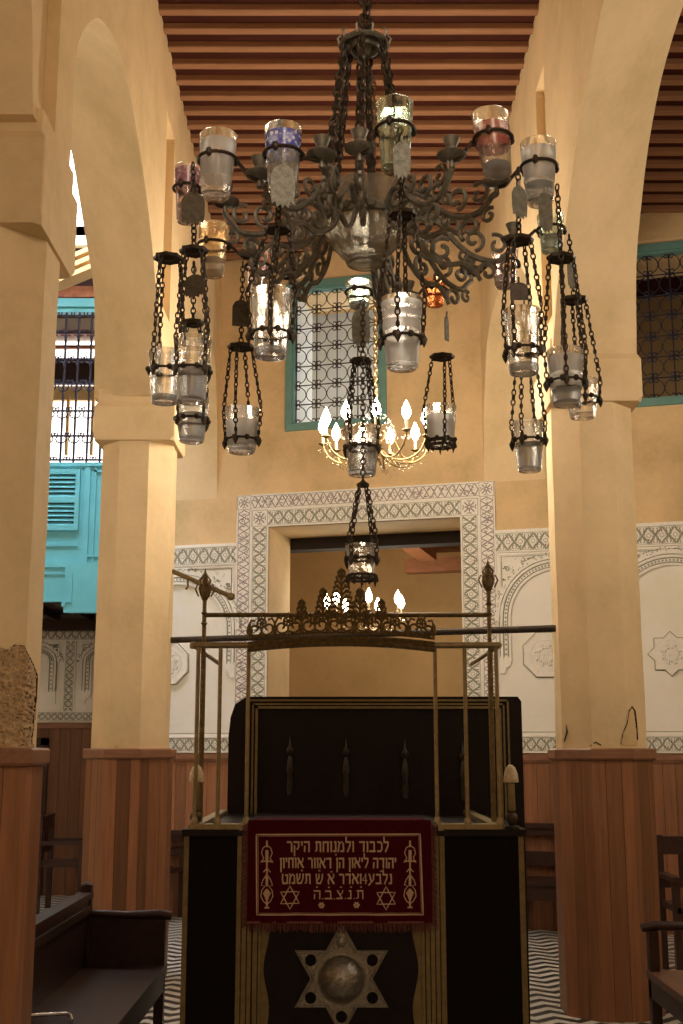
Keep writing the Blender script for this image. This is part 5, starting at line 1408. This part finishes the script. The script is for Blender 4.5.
# armrest piece of a far bench in the left aisle
def chair(loc, rz, label, zb=1.15, ws=.46):
    root = thing('wooden_chair', loc, label, 'chair'); c = Vector(loc); ca, sa = math.cos(rz), math.sin(rz)
    f = lambda q: c+Vector((q.x*ca-q.y*sa, q.x*sa+q.y*ca, q.z))
    h = ws/2
    def part(n, bs, mat='benchwood'):
        m = MB()
        for a, b in bs: m.box(a, b, fn=f)
        m.build(n, mat, root, 0)
    part('seat', [((-h, -h, .43), (h, h, .47))]); part('apron', [((-h+.03, -h+.02, .36), (h-.03, -h+.04, .43))])
    for sx in (-1, 1):
        part('back_post', [((sx*h-.025, h-.05, 0), (sx*h+.025, h, zb))]); part('front_leg', [((sx*h-.025, -h, 0), (sx*h+.025, -h+.05, .64))]); part('arm_rest', [((sx*h-.03, -h-.03, .64), (sx*h+.03, h-.04, .675))])
    part('top_rail', [((-h, h-.045, zb-.14), (h, h-.01, zb-.01))]); part('splat', [((-h*.4, h-.035, .6), (h*.4, h-.02, zb-.13))])
    part('back_rail', [((-h, h-.04, .56), (h, h-.015, .62))])
    return root
cp = P(668, 850, 8.9)
chair((cp.x+.23, 8.95, 0), 0, 'tall backed dark wooden chair behind the right pillar near the rear wall', cp.z+.09)
cp = P(60, 870, 12.0)
chair((cp.x-.02, 12.3, 0), PI/2, 'dark chair with a straight arm rest far back in the left aisle', .92)
# ============================================================ LIGHT
def point(loc, e, c, r=.08):
    l = bpy.data.lights.new('lamp_or_fill', 'POINT'); l.energy = e; l.color = c; l.shadow_soft_size = r
    o = bpy.data.objects.new('lamp_or_fill', l); o.location = loc; col.objects.link(o); return o
WARM = (1.0, .86, .67)
point((.24, 8.3, 4.05), 132, WARM, .35)              # the lit chandelier
point(W(.1, 3.1, 2.2), 26, WARM, .2)             # its fellow in the back room
point((.3, .4, 4.2), 118, WARM, .4)             # added fill behind the viewer, no lamp seen there
point((3.2, 5.6, 3.7), 95, WARM, .3)             # right aisle lamp
point((-3.3, 6.2, 3.6), 80, WARM, .3)            # left aisle lamp
point(W(w1u1+.1, 5.3, T+.35), 30, (.92, .95, 1.0), .1)  # added cool fill, whitens the left window jamb and upper room
point(W((w2u0+w2u1)/2, 5.3, T+.9), 1.5, (1, .9, .7), .2)
w = bpy.data.worlds.new('world'); w.use_nodes = True; scn.world = w
w.node_tree.nodes['Background'].inputs[0].default_value = (.9, .8, .65, 1); w.node_tree.nodes['Background'].inputs[1].default_value = .05
cam = bpy.data.cameras.new('camera'); co = bpy.data.objects.new('camera', cam); col.objects.link(co)
co.location = (0, 0, EYE); co.rotation_euler = (PI/2+TH, 0, 0)
cam.sensor_fit = 'VERTICAL'; cam.sensor_height = 36; cam.lens = FPX/1024*36
cam.clip_start = .05; scn.camera = co
scn.view_settings.view_transform = 'Standard'; scn.view_settings.look = 'None'; scn.view_settings.gamma = 1
scn.view_settings.use_curve_mapping = False; scn.view_settings.exposure = 0.0
